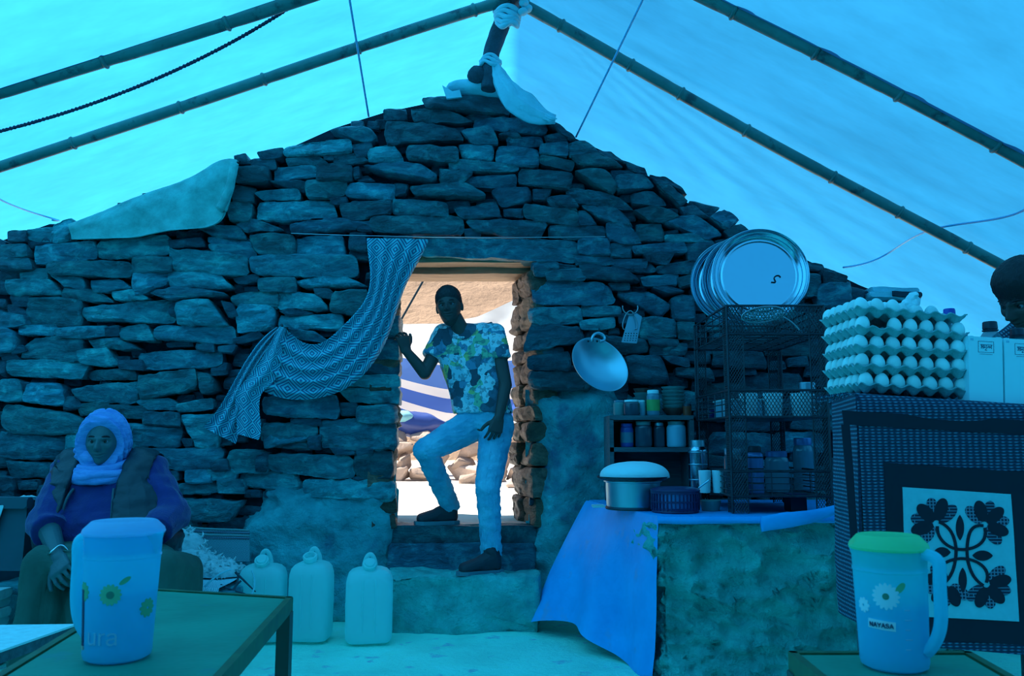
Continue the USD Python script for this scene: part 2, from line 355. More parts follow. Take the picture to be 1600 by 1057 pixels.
cl = [(771, 98, 8, 4.84), (778, 115, 11, 4.82), (788, 134, 15, 4.79), (801, 152, 19, 4.77), (818, 167, 21, 4.77), (838, 178, 17, 4.79), (868, 187, 6, 4.84)]
ns = spline([(*at(px, py, Y), w / 1000) for px, py, w, Y in cl], 44)
rows = []
for i, q in enumerate(ns):
    a = np.linspace(0, 2 * PI, 30, endpoint=False); d = ns[min(i + 1, 43), :3] - ns[max(i - 1, 0), :3]; d /= np.linalg.norm(d)
    w = np.cross(d, [0, 1, 0]); w /= np.linalg.norm(w); rr = q[3] * 1000 / FPX * 4.8
    rip = 1 + .13 * np.sin(5 * a + i * .10) + .07 * np.sin(11 * a - i * .05)
    rows.append(q[:3] + np.outer(np.cos(a) * rr * rip, w) + np.outer(np.sin(a) * .035 * rip, [0, 1, 0]))
cm = wob(loft(rows), .010, 12, 8)
t = thing('tied_cloth', 'white cloth tied round the trunk foot and trailing down the gable top', 'cloth', ns[0, :3])
obj('cloth', place(cm, trimesh.transformations.translation_matrix(-ns[0, :3])), L['pale_cloth'], t, True)
obj('tie_band', cat_([ring(at(766, 96, 4.85) - ns[0, :3] + [0, 0, -.012 * i], .058, .012, -8 + 8 * i, seed=i) for i in range(3)]), L['pale_cloth'], t, True)
frill = cat_([wob(tube(spline([at(835 + 4 * i, 178, 4.80), at(848 + 4 * i, 184 + 2 * (i % 2), 4.775), at(858 + 3 * i, 190 - i, 4.78)], 12) - ns[0, :3], np.linspace(.014, .004, 12), 7), .004, 30, i) for i in range(5)])
obj('frayed_end', frill, L['pale_cloth'], t, True)

# ---- cords under the roof
def under_roof(px, py, d=.03):
    d_ = ray(px, py); s = np.linspace(2.0, 8.0, 1500); P = EYE + d_ * s[:, None]
    i = int(np.argmax(P[:, 2] > roof_z(P[:, 0], P[:, 1]) - d)); return P[i]
def cord(name, pts, r, m, label, sag=0.0, n=40):
    p = spline(pts, n); return tag(obj(name, tube(p, r, 8), m, None, True), label, 'rope')
cord('tent_cord', [under_roof(545, -8, .10), at(576, 182, 5.05)], .006, L['cord'], 'thin pale blue cord hanging from the roof to the wall top left of the trunk')
cord('tent_cord', [under_roof(1008, -8, .10), at(900, 214, 5.05)], .006, L['cord'], 'thin blue cord slanting from the roof to the gable right of the sandbag')
cord('tent_cord', [under_roof(1622, 298), under_roof(1540, 345), under_roof(1460, 358), under_roof(1400, 388), at(1318, 418, 5.05)], .006, L['cord'], 'thin blue cord running along the low right side of the roof to the wall top')
cord('tent_cord', [under_roof(-20, 296), under_roof(30, 325), under_roof(50, 332), at(82, 344, 5.05)], .006, L['cord'], 'short blue cord loose above the far left end of the wall top')
rp = spline([at(-12, 208, 4.3), at(150, 160, 4.25), at(320, 88, 4.2), at(482, -8, 4.1)], 160)
_, _, ra, rb = frame(rp); sph = np.linspace(0, 90 * PI, 160)
tw = cat_([tube(rp + .005 * (np.cos(sph + q)[:, None] * ra + np.sin(sph + q)[:, None] * rb), .0062, 6) for q in (0, PI)])
tag(obj('dark_rope', tw, L['dark_rope'], None, True), 'dark twisted rope stretched across the upper left between two bamboo poles', 'rope')
# ------------------------------------------------------------------ the dry-stone gable wall
YW = 4.9
def conv(x0, y0, s, rows): return [[(x0 + r[i] / s, y0 + r[i + 1] / s) for i in (0, 2, 4, 6)] for r in rows]
def b4(s): return [list(map(float, r.split(','))) for r in s.split()]
TR = []
TR += conv(0, 340, 4.803, b4('''0,165,45,195,40,215,0,222 75,115,200,105,190,175,80,185 195,95,390,72,385,185,205,168 400,68,530,5,525,178,400,192 200,165,330,150,382,190,200,210
0,218,195,205,203,285,0,292 0,305,200,312,248,382,0,392 265,220,725,185,722,305,268,352 742,190,1258,140,1255,280,758,310 1272,180,1500,158,1525,203,1278,222 1272,232,1835,295,1852,442,1298,390
372,340,968,338,970,442,378,420 1000,303,1290,298,1292,405,1005,412 138,388,330,382,342,452,145,462 360,422,595,450,615,535,475,508 662,470,870,462,982,522,690,552 988,420,1245,418,1265,492,1005,592
1280,398,1605,405,1745,525,1282,532 40,475,360,462,452,575,58,572 465,535,705,545,838,630,468,602 828,555,990,542,1105,605,860,618 1120,572,1335,528,1745,572,1258,618
60,572,208,575,192,655,80,655 38,655,130,655,188,735,58,718 182,598,585,605,595,810,195,805 608,680,1248,608,1285,780,635,765 1270,640,1332,645,1328,740,1278,740 1335,645,1565,625,1708,805,1345,805
0,712,190,742,188,802,0,818 142,818,402,812,412,875,148,875 420,838,795,820,798,888,438,900 800,832,882,815,888,882,800,885 888,832,1062,798,1165,922,918,912 1168,820,1735,825,1758,948,1178,912
0,825,122,880,102,985,0,1012 70,985,150,958,202,990,100,1022 235,900,605,895,585,1072,128,1045 652,932,855,895,1045,978,695,980 1245,948,1420,922,1432,952,1255,962 1478,948,1562,948,1562,988,1475,978
1018,1018,1645,998,1645,1115,1058,1135 578,1000,782,982,885,1112,598,1095'''))
TR += conv(0, 540, 4.403, b4('''0,58,90,58,132,98,0,98 28,102,575,105,562,222,58,205 0,115,32,115,36,212,0,206 578,182,902,162,928,228,598,230 808,108,962,102,985,165,828,155 0,240,148,245,152,375,0,375 150,262,202,262,202,295,155,298
192,270,405,262,430,408,168,390 478,300,935,252,918,395,540,380 948,212,1335,168,1345,295,962,372 1358,190,1442,200,1482,305,1398,335 438,358,502,353,545,422,443,445 528,412,722,388,742,468,538,478 738,418,985,418,992,505,758,495
918,385,1155,362,1245,432,998,442 1215,412,1455,368,1465,432,1228,455 998,462,1235,470,1238,555,992,540 1252,488,1505,478,1492,705,1345,695 22,408,520,478,602,612,48,598 0,598,448,635,442,780,0,775 468,625,578,620,572,750,474,758
28,798,382,818,392,905,78,908 848,542,1235,570,1220,698,898,685 1238,650,1322,650,1312,692,1268,702 1018,718,1505,712,1515,848,1108,855 128,938,262,932,252,988,138,988 268,968,362,958,352,1042,258,1042 0,908,112,918,102,1002,0,1002
1138,878,1202,868,1212,922,1148,932 1278,868,1432,862,1435,942,1278,944 1212,968,1432,948,1435,1025,1228,1015 0,1008,92,1008,92,1060,0,1060'''))
TR += conv(300, 200, 4.803, b4('''328,222,402,208,428,258,338,268 428,230,605,225,618,295,438,290 495,190,682,158,662,208,518,222 698,150,1175,78,1195,182,698,208 1018,18,1282,-12,1380,50,1320,98 1198,128,1342,108,1342,192,1238,215 328,298,562,298,572,402,328,400
708,235,942,212,1025,268,728,282 983,192,1055,188,1052,234,993,232 1055,218,1222,188,1335,240,1078,275 1338,150,1505,118,1595,260,1330,252 608,288,922,288,932,355,618,390 948,285,1198,282,1195,395,942,395 1210,308,1248,298,1252,362,1213,368
1232,375,1302,352,1372,388,1258,392 558,405,842,408,832,462,738,442 472,488,785,458,805,525,528,530 298,418,458,438,442,550,303,540 858,398,1155,392,1132,495,866,522 1188,412,1518,422,1505,540,1155,500 495,558,1015,538,1082,655,490,695 1112,572,1492,548,1485,645,1145,695
1028,522,1152,518,1162,562,1058,562 283,558,442,568,432,695,283,695 735,735,1055,682,1375,730,770,790 328,718,482,692,695,760,398,775 18,748,332,732,405,822,148,802 108,812,402,818,445,880,128,852 118,872,442,892,475,972,158,932 422,798,758,802,768,955,488,945
778,818,1115,808,1135,955,788,952 1188,785,1300,778,1300,830,1188,832 1183,832,1302,830,1312,920,1188,918 1178,922,1312,928,1312,978,1183,972 438,968,1225,958,1230,1115,468,1100'''))
TR += conv(600, 130, 4.803, b4('''288,118,902,92,945,218,335,182 0,198,152,203,155,252,0,262 198,182,442,188,672,280,228,278 695,238,1185,278,1220,380,680,325 1198,288,1285,300,1448,412,1398,428 18,283,525,332,595,418,18,445 585,372,795,332,862,442,678,455
860,388,962,358,1022,388,988,404 928,405,1175,402,1195,452,938,462 1208,400,1322,378,1375,422,1228,438 566,458,815,462,808,565,588,545 856,473,1155,488,1160,615,848,585 1188,458,1370,452,1374,545,1168,522 182,468,545,492,550,590,178,572 498,562,992,598,1002,650,498,635
1188,533,1435,588,1405,645,1172,592 -170,638,185,598,395,672,365,745 420,648,655,668,585,745,425,735 640,700,990,678,985,772,612,758 1028,643,1415,668,1395,795,1018,742 78,742,172,758,162,825,68,832 195,780,605,742,775,852,235,838 808,788,1085,772,1110,875,878,915
1118,800,1255,788,1215,875,1128,875 1238,868,1385,848,1460,932,1318,912 66,868,465,900,475,998,68,975 525,940,835,888,878,992,595,1012 902,943,1035,943,1040,998,903,992 1046,918,1445,948,1460,1048,1056,992'''))
TR += conv(560, 0, 2.353, b4('''53,800,372,792,382,860,53,852 398,808,692,820,668,872,428,852 388,840,446,838,446,864,394,864 704,830,902,832,902,882,704,866 0,814,52,818,46,850,0,848 808,885,917,880,922,938,814,932 205,872,804,884,805,960,202,932 92,878,200,874,196,955,100,950 640,966,797,976,792,990,640,990
913,820,988,820,1044,895,928,887 1023,825,1112,818,1130,882,1033,887 928,894,1007,898,1002,948,928,942 1008,910,1192,894,1204,927,1018,932 1048,935,1162,930,1132,972,1068,957 1198,900,1302,894,1338,937,1218,957 1128,865,1282,862,1308,892,1138,890
1008,775,1102,762,1188,795,1108,818 1118,815,1232,790,1338,857,1288,874 1183,765,1232,758,1294,800,1208,797 1288,800,1342,770,1402,800,1368,842 1223,735,1332,765,1292,792,1228,757 1008,710,1082,702,1140,750,1008,747 948,650,1042,650,1088,685,953,702
1088,672,1132,675,1213,730,1188,752 1073,640,1132,655,1218,708,1098,670 933,625,1052,625,1062,647,943,650 783,575,882,562,978,607,828,612 768,532,832,522,884,555,778,572 878,550,932,555,988,597,898,572 983,590,1052,618,1064,642,998,612
793,632,902,628,950,680,942,712 768,690,932,712,1018,767,788,737 688,735,747,720,808,760,718,760 608,753,802,780,808,828,618,802 808,775,832,775,878,822,813,827 823,752,952,765,1012,832,898,807 1343,855,1402,825,1454,867,1368,877 1313,880,1372,878,1352,912,1318,907
798,944,922,937,932,967,808,964 933,960,1062,955,1057,988,938,988'''))
TR += conv(240, 400, 3.5225, b4('''583,128,772,123,784,193,586,193 778,140,1002,106,1180,160,828,168 438,130,562,98,577,132,468,148 426,215,677,193,677,285,436,268 680,193,882,208,954,293,690,303 883,180,962,185,1004,232,898,217 1008,205,1182,193,1182,333,966,303
462,273,658,278,658,398,456,418 697,328,1034,318,1034,405,686,390 373,248,432,268,458,324,418,334 690,310,780,293,874,310,750,328 428,465,562,418,604,440,478,480 738,398,884,423,976,474,796,454 1217,470,1342,463,1347,564,1226,562 1128,585,1342,573,1342,654,1138,644
976,670,1342,658,1347,724,986,704 1008,735,1342,723,1347,815,1086,804 1027,813,1112,813,1130,873,1037,878 1128,830,1337,823,1337,924,1126,914 606,780,1004,768,1014,894,618,874 598,930,888,913,894,994,598,1014 308,600,394,588,400,644,318,654 358,500,452,493,434,534,368,528
238,490,324,483,334,524,248,514 1258,340,1342,328,1348,445,1266,444'''))
TR += conv(400, 580, 3.304, b4('''338,253,718,262,717,408,343,393 378,395,502,393,517,428,418,433 523,410,604,403,594,434,528,434 52,430,484,443,494,560,56,514 508,440,704,408,694,565,508,543 498,552,684,550,684,566,508,568 240,572,708,572,708,675,258,645 183,250,334,253,334,280,188,274
38,280,274,283,274,345,48,395 278,340,334,333,328,400,283,398 88,360,274,348,274,404,98,390 188,385,274,385,274,408,188,408 0,438,52,428,56,504,0,514'''))
TR += conv(0, 560, 2.127, b4('''753,310,888,313,884,378,758,378 613,375,764,368,780,402,623,412 718,408,804,406,804,448,723,448 588,420,704,416,718,444,598,452 603,470,802,478,745,545,608,542 698,348,752,338,764,372,708,374'''))
TR += conv(800, 380, 4.066, b4('''133,230,602,250,655,385,148,382 213,185,442,163,464,232,228,228 138,128,294,123,294,193,148,203 426,140,702,158,820,247,478,218 412,90,634,78,644,134,412,134 646,105,884,128,920,174,697,168 926,150,1167,110,1185,183,936,181 826,213,1054,198,1048,264,848,264
1052,230,1204,188,1245,230,1078,283 1186,150,1264,128,1294,184,1197,184 616,253,744,253,744,289,648,289 886,290,1002,283,1100,302,998,324 676,328,862,308,1010,390,962,465 1013,348,1154,328,1164,484,1028,484 1146,290,1224,278,1234,324,1158,324 106,420,422,398,444,504,128,504
446,400,684,403,694,458,458,458 436,500,642,473,654,534,448,544 136,498,434,543,465,615,76,685 102,730,362,688,374,814,107,794 678,450,814,448,804,524,688,504 826,470,1034,488,1044,594,818,604 1048,510,1154,503,1154,604,1058,604 888,650,1114,638,1104,704,888,714
566,583,844,618,864,694,698,694 956,718,1114,738,1124,784,998,754 728,728,934,722,1010,892,757,882 1048,798,1254,798,1294,872,1058,834 108,820,482,823,504,934,118,924 858,598,1054,618,1044,654,882,644'''))
TR += conv(1260, 400, 2.935, b4('''58,130,194,118,204,223,68,233 13,80,68,88,74,173,8,183 203,140,272,158,268,183,208,203 78,60,184,98,164,153,88,123'''))
GABLE = [(-260, 470), (-60, 388), (0, 366), (75, 340), (110, 340), (360, 255), (440, 226), (520, 190), (600, 165), (690, 146), (800, 150), (845, 165), (900, 206), (985, 245), (1080, 310), (1155, 345), (1265, 398), (1345, 436), (1430, 470), (1600, 560), (1860, 690)]
rngw = np.random.default_rng(7)
def inset(poly, k): 
    c = np.mean(poly, 0); return [tuple(c + (np.array(p) - c) * k) for p in poly]
traced = [Polygon(q) for q in TR]
traced = [(q, p if p.is_valid else p.buffer(0)) for q, p in zip(TR, traced)]
# dart-throwing fills what the joints leave open with smaller stones, as a mason would
door_px = Polygon([(622, 392), (832, 398), (828, 620), (815, 900), (612, 900), (616, 640)])
wall_px = Polygon(GABLE + [(1860, 1000), (-260, 1000)])
plasL = Polygon([(330, 1000), (350, 880), (385, 790), (430, 752), (612, 748), (612, 1000)])
plasR = Polygon([(826, 1000), (828, 880), (832, 620), (860, 596), (960, 610), (1090, 690), (1100, 1000)])
room = wall_px.difference(door_px.buffer(3)).difference(plasL.buffer(-16)).difference(plasR.buffer(-16)).difference(Polygon([(640, 370), (835, 372), (835, 410), (640, 410)]))
from shapely.strtree import STRtree
placed = [p for _, p in traced]
stones_q = [q for q, _ in traced]
from shapely.prepared import prep
class Field:
    def __init__(s): s.b = {}
    def cells(s, p): x0, y0, x1, y1 = p.bounds; return [(i, j) for i in range(int(x0 // 60), int(x1 // 60) + 1) for j in range(int(y0 // 60), int(y1 // 60) + 1)]
    def add(s, p):
        for c in s.cells(p): s.b.setdefault(c, []).append(p)
    def hit(s, p): return sum(p.intersection(q).area for q in {id(q): q for c in s.cells(p) for q in s.b.get(c, [])}.values())
F = Field(); [F.add(p) for p in placed]; proom = prep(room)
fillers = []
for w, h, tries in ((95, 32, 1500), (70, 26, 1500), (48, 20, 2200), (34, 13, 3000), (20, 10, 3600)):
    for _ in range(tries):
        x, y = rngw.uniform(-240, 1780), rngw.uniform(150, 990)
        if w > 40 and 0 < x < 1050 and y < 700 and rngw.random() < .6: continue
        ww, hh = w * rngw.uniform(.75, 1.25), h * rngw.uniform(.75, 1.25); tl = rngw.uniform(-.1, .1)
        q = [(x - ww / 2 + rngw.uniform(0, .12) * ww, y - hh / 2 - tl * ww / 2), (x + ww / 2 - rngw.uniform(0, .12) * ww, y - hh / 2 + tl * ww / 2), (x + ww / 2, y + hh / 2 + tl * ww / 2 - rngw.uniform(0, .2) * hh), (x - ww / 2, y + hh / 2 - tl * ww / 2 - rngw.uniform(0, .2) * hh)]
        p = Polygon(q)
        if not proom.contains(Point(x, y)) or not p.is_valid or room.intersection(p).area < .93 * p.area: continue
        if F.hit(p) > (.10 if w > 40 else .16) * p.area: continue
        F.add(p); fillers.append((q, w))
def stone_mesh(q, yf, seed, depth=.17, fine=.012, M=None):
    """q: four corners (x, z), top left first, clockwise. A rough slab of slate: chipped face, rounded arris, deep body."""
    rng = np.random.default_rng(seed); q = np.asarray(q, float)
    w = (np.linalg.norm(q[1] - q[0]) + np.linalg.norm(q[2] - q[3])) / 2; h = (np.linalg.norm(q[3] - q[0]) + np.linalg.norm(q[2] - q[1])) / 2
    nx, ny = int(np.clip(w / fine, 7, 34)), int(np.clip(h / fine, 5, 16))
    sg = lambda n: np.sin(np.linspace(-1, 1, n) * PI / 2 * .92) / np.sin(PI / 2 * .92)
    u, v = np.meshgrid(sg(nx), sg(ny), indexing='ij')
    k = rng.uniform(.25, .6); s2 = math.sqrt(1 - k / 2) ** .55
    U, V = u * np.sqrt(1 - k * v * v / 2) / s2, v * np.sqrt(1 - k * u * u / 2) / s2
    U, V = np.clip(U, -1.03, 1.03), np.clip(V, -1.03, 1.03)
    a, b = (U + 1) / 2, (1 - V) / 2
    P = q[0] * ((1 - a) * (1 - b))[..., None] + q[1] * (a * (1 - b))[..., None] + q[2] * (a * b)[..., None] + q[3] * ((1 - a) * b)[..., None]
    P3 = np.stack([P[..., 0], P[..., 0] * 0 + seed * 1.37, P[..., 1]], -1)
    edge = np.maximum(np.abs(u), np.abs(v))
    jag = np.stack([nz(P3, 16, seed, 3), nz(P3, 18, seed + 5, 3)], -1) * min(.030, h * .22)
    P = P + jag * (edge ** 3)[..., None]
    g = 1 - edge; lim = min(.038, h * .35)
    bulge = lim * (1 - (1 - np.clip(g / .30, 0, 1)) ** 2)
    for _ in range(rng.integers(2, 5)):                       # cleavage chips
        th = rng.uniform(0, 2 * PI); d = np.cos(th) * u * w / h * .5 + np.sin(th) * v
        bulge = np.minimum(bulge, lim * (rng.uniform(.5, 1.3) - rng.uniform(.25, .8) * d))
    S = np.stack([P3[..., 0] * 5, P3[..., 1], P3[..., 2] * 26], -1)
    lay = np.floor((nz(S, 1.0, seed + 3, 2) + .5) * 5) / 5
    bulge = bulge + (.034 * (lay - .5) + .030 * nz(P3, 20, seed + 9, 5)) * np.clip(g / .12, 0, 1)
    bulge = bulge + rng.uniform(-.01, .01) * v + rng.uniform(-.008, .008) * u
    y = yf - bulge
    fr = np.stack([P[..., 0], y, P[..., 1]], -1)
    idx = np.arange(nx * ny).reshape(nx, ny); loop = np.r_[idx[:, 0], idx[-1, 1:], idx[-2::-1, -1], idx[0, -2:0:-1]]
    back = fr.reshape(-1, 3)[loop].copy(); c = fr.reshape(-1, 3).mean(0)
    back[:, [0, 2]] = c[[0, 2]] + (back[:, [0, 2]] - c[[0, 2]]) * .94; back[:, 1] = yf + depth
    f = grid(fr).faces; n0 = nx * ny; m = len(loop); kk = np.arange(m); k2 = (kk + 1) % m
    f = np.vstack([f, np.stack([loop, loop[k2], n0 + k2], 1), np.stack([loop, n0 + k2, n0 + kk], 1), np.stack([np.full(m, n0 + m), n0 + kk, n0 + k2], 1)])
    t = trimesh.Trimesh(np.vstack([fr.reshape(-1, 3), back, [[c[0], yf + depth, c[2]]]]), f, process=False)
    if t.volume < 0: t.invert()
    return place(t, M) if M is not None else t
def wall2(q):
    q = [(a + sx * 1.7, b + sy * 1.9) for (a, b), (sx, sy) in zip(q, ((-1, -1), (1, -1), (1, 1), (-1, 1)))]
    p = at(np.array([a for a, b in q]), np.array([b for a, b in q]), YW); return p[:, [0, 2]]

wall = thing('wall_back', 'dry-stone gable wall of dark slate with a doorway', 'wall', kind='structure'); wall.ClearCustomDataByKey('category')
core = Polygon([tuple(at(x, y + 9, 5.0)[[0, 2]]) for x, y in GABLE] + [(3.9, -.05), (-4.1, -.05)])
hole = Polygon([tuple(at(x, y, 5.0)[[0, 2]]) for x, y in [(606, 372), (840, 376), (842, 640), (838, 1000), (606, 1000), (606, 640)]])
cm = extrude(core.difference(hole), .30); cm.apply_transform(mat4(np.array([0, 5.32, 0]), [1, 0, 0], [0, 0, 1], [0, -1, 0]))
obj('wall_core', cm, L['mortar'], wall, False)
back = extrude(Polygon([tuple(at(x, y + 12, 5.0)[[0, 2]]) for x, y in GABLE] + [(3.9, -.05), (-4.1, -.05)]).difference(hole.buffer(.06)), .18); back.apply_transform(mat4(np.array([0, 5.42, 0]), [1, 0, 0], [0, 0, 1], [0, -1, 0]))
allst = [(Polygon(q).area * 1.6 + 400, q, 0) for q in stones_q] + [(Polygon(q).area * (1 if q[0][0] > -20 and q[0][0] < 1500 else .05), q, 1) for q, w in fillers]
allst.sort(key=lambda s: -s[0])
rest = []
for i, (ar, q, kind) in enumerate(allst):
    rg = np.random.default_rng(i); big = Polygon(q).area > 900
    yf = YW + .005 + rg.uniform(-.022, .03) + (.07 if kind else 0)
    px = q[0][0]
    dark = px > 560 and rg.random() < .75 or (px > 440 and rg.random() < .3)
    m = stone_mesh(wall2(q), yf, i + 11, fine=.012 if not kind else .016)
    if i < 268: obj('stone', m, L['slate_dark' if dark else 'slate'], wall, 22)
    else: rest.append(m)
obj('chinking', cat_(rest), L['slate_dark'], wall, 32, kind='stuff')
# jamb stones: the reveal on the right leans inward, the left one is hidden at its edge
jr = np.random.default_rng(5)
def jamb(front, backp, zs, flip, m, seed):
    f, b = np.array(front), np.array(backp); d = b - f; n = np.array([-d[1], d[0]]); n /= np.linalg.norm(n); n *= flip
    for i in range(len(zs) - 1):
        z0, z1 = zs[i], zs[i + 1] - .006; ln = np.linalg.norm(d); cut = jr.uniform(.35, .65)
        for k, (a0, a1) in enumerate(((0., cut - .008), (cut + .008, 1.0))):
            q = [(ln * a0, z1), (ln * a1, z1 + jr.uniform(-.008, .0)), (ln * a1, z0), (ln * a0, z0)]
            M = mat4(np.array([f[0], f[1], 0]), [d[0] / ln, d[1] / ln, 0], [-n[0], -n[1], 0], [0, 0, 1])
            obj('stone', stone_mesh(q, .01 - .0 * jr.uniform(-.03, .02) + jr.uniform(-.02, .018), 900 + seed * 50 + i * 2 + k, .13, M=M), m, wall, 32)
jamb((.120, 4.93), (.005, 5.40), np.cumsum(np.r_[.50, jr.uniform(.09, .2, 11)])[:12].clip(0, 2.06), 1, L['slate_tan'], 1)
jamb((-.685, 4.93), (-.80, 5.40), np.cumsum(np.r_[.50, jr.uniform(.09, .2, 11)])[:12].clip(0, 2.06), -1, L['slate_tan'], 2)
# lintel: three old beams side by side
for i, (y, d, z0, dz) in enumerate(((5.06, .16, 2.085, .07), (5.29, .27, 2.05, .09))):
    obj('lintel_beam', wob(bx(1.15, d, dz, (-.27, y, z0), .012).subdivide().subdivide().subdivide(), .008, 5, i), L['old_timber'], wall, 40, label='weathered wooden beam over the doorway' if i == 0 else None)
# mud plaster
def plaster(poly, seed, m, name='mud_plaster', y0=4.93, lift=.085, step=.018, zmin=-.02):
    q = Polygon([tuple(at(x, y, YW)[[0, 2]]) for x, y in poly.exterior.coords]); x0, z0, x1, z1 = q.bounds; z0 = max(z0, zmin)
    xs, zs = np.arange(x0 - .05, x1 + .05, step), np.arange(z0, z1 + .05, step)
    Xg, Zg = np.meshgrid(xs, zs, indexing='ij'); P = np.stack([Xg, Xg * 0, Zg], -1)
    from shapely import points, distance, contains_xy
    jx, jz = Xg + .30 * nz(P, 4, seed, 5), Zg + .30 * nz(P, 4, seed + 4, 5)
    ins = contains_xy(q, jx.ravel(), jz.ravel()).reshape(Xg.shape); bd = distance(points(jx.ravel(), jz.ravel()), q.exterior).reshape(Xg.shape)
    sd = np.where(ins, bd, -bd); sd = np.where(Zg < z0 + .25, np.maximum(sd, np.where((jx > x0) & (jx < x1), np.minimum(bd + 1, 1) * sd, sd)), sd)
    w = np.clip((sd + .03) / .16, 0, 1); w = w * w * (3 - 2 * w)
    ridged = 1 - 2 * np.abs(nz(P, 4.5, seed + 7, 5))
    y = y0 + .10 - w * (.10 + lift * .35) - w * (lift * 1.2 * nz(P, 2.6, seed + 2, 3) + .060 * nz(P, 9, seed + 3, 5) + .045 * (ridged - .7))
    w = np.where((jx > x1 + .02) & (seed == 1) | (Xg > x1) & (seed == 1) | (Xg < x0) & (seed == 2), 0, w); g = grid(np.stack([Xg, y, Zg], -1)[:, ::-1]); wf = w[:, ::-1].ravel()
    g.update_faces(wf[g.faces].max(1) > 0); g.remove_unreferenced_vertices()
    obj(name, g, m, wall, True, label='smeared mud plaster at the foot of the stone wall' if seed == 1 else None)
plaster(plasL, 1, L['mud'])
plaster(plasR, 2, L['mud'])
# door platform and steps
st = thing('doorstep', 'rough mud-plastered platform and steps below the doorway', 'step', kind='structure'); st.ClearCustomDataByKey('category')
def rough_block(x0, x1, y0, y1, z0, z1, seed, amp=.018, step=.025, rnd=.03):
    t = bx(x1 - x0, y1 - y0, z1 - z0, ((x0 + x1) / 2, (y0 + y1) / 2, z0), rnd)
    t = tm(man(t).refine_to_length(step)); p = np.asarray(t.vertices)
    n = t.vertex_normals; t.vertices = p + n * (amp * 2 * nz(p, 5, seed, 4) + amp * (1 - 2 * np.abs(nz(p, 9, seed + 3, 3)) - .7))[:, None]; return t
obj('platform', rough_block(-.68, .14, 4.62, 4.98, -.03, .272, 3, .045), L['mud_counter'], st, True)
obj('riser', rough_block(-.715, .135, 4.93, 5.10, .20, .42, 4, .010), L['slate_dark'], st, True)
obj('tread', rough_block(-.73, .14, 4.95, 5.46, .35, .515, 5, .010), L['slate_dark'], st, True)
# ------------------------------------------------------------------ people
_hn = 0
def hull(*sp):
    """Hull of spheres (point, radius)."""
    global _hn
    _hn += 1; q = 1 - .006 * (_hn % 5)
    ms = [m3.Manifold.sphere(r * q, 20).rotate((0, 0, 17.0 * (_hn % 4))).translate(tuple(map(float, p))) for p, r in sp]
    return m3.Manifold.batch_hull(ms)
def chain(*sp): return [hull(sp[i], sp[i + 1]) for i in range(len(sp) - 1)]
def fuse(parts, edge=.014, it=10):
    m = m3.Manifold.batch_boolean(parts, m3.OpType.Add)
    t = tm(m.refine_to_length(edge)); t.merge_vertices()
    if it: trimesh.smoothing.filter_taubin(t, lamb=.5, nu=.52, iterations=it)
    return t
def cut(m, p, n): return m.trim_by_plane(tuple(map(float, n)), float(np.dot(p, n)))
def unit(v): v = np.asarray(v, float); return v / np.linalg.norm(v)
ICO = trimesh.creation.icosphere(subdivisions=5)
def smooth01(x): x = np.clip(x, 0, 1); return x * x * (3 - 2 * x)
def head_r(d, fem=0.):
    x, y, z = d.T; az, el = np.arctan2(x, y), np.arcsin(np.clip(z, -1, 1))
    r = 1 / np.sqrt((x / .076) ** 2 + (y / .096) ** 2 + (z / .118) ** 2)
    low = smooth01(-z * 1.3)
    r = r * (1 - .13 * low * np.abs(x) ** 1.2) * np.where(y < 0, 1 - .22 * low * (-y), 1)
    g = lambda a, e, sa, se: np.exp(-((az - a) / sa) ** 2 - ((el - e) / se) ** 2)
    r = r + .024 * g(0, -.20, .13, .13) + .012 * g(0, -.02, .08, .20) + .007 * (g(.30, .20, .22, .07) + g(-.30, .20, .22, .07)) - .012 * (g(.36, .06, .16, .09) + g(-.36, .06, .16, .09))
    r = r + .006 * (g(.52, -.2, .22, .18) + g(-.52, -.2, .22, .18)) + .009 * g(0, -.50, .22, .045) + .008 * g(0, -.62, .18, .05) - .006 * g(0, -.56, .24, .022) + .012 * g(0, -.92, .3, .14)
    r = r + .007 * (g(.10, -.27, .07, .06) + g(-.10, -.27, .07, .06))
    return r
def head_mesh(off=None):
    d = np.asarray(ICO.vertices); r = head_r(d)
    if off is not None: r = r + off(d, np.arctan2(d[:, 0], d[:, 1]), np.arcsin(np.clip(d[:, 2], -1, 1)))
    return trimesh.Trimesh(d * r[:, None], ICO.faces, process=False)
def ears():
    out = []
    for s in (-1, 1):
        e = tm(m3.Manifold.sphere(1, 20).scale((.010, .018, .031))); p = np.asarray(e.vertices); 
        e.apply_transform(rotm([0, 0, 1], s * 22) @ rotm([1, 0, 0], -8)); e.apply_translation([s * .076, -.008, .002]); out.append(man(e))
    return out
def orient(c, fwd, up=(0, 0, 1), s=1.0):
    y = unit(fwd); x = unit(np.cross(y, up)); z = np.cross(x, y); M = mat4(np.array(c), x, y, z); M[:3, :3] *= s; return M
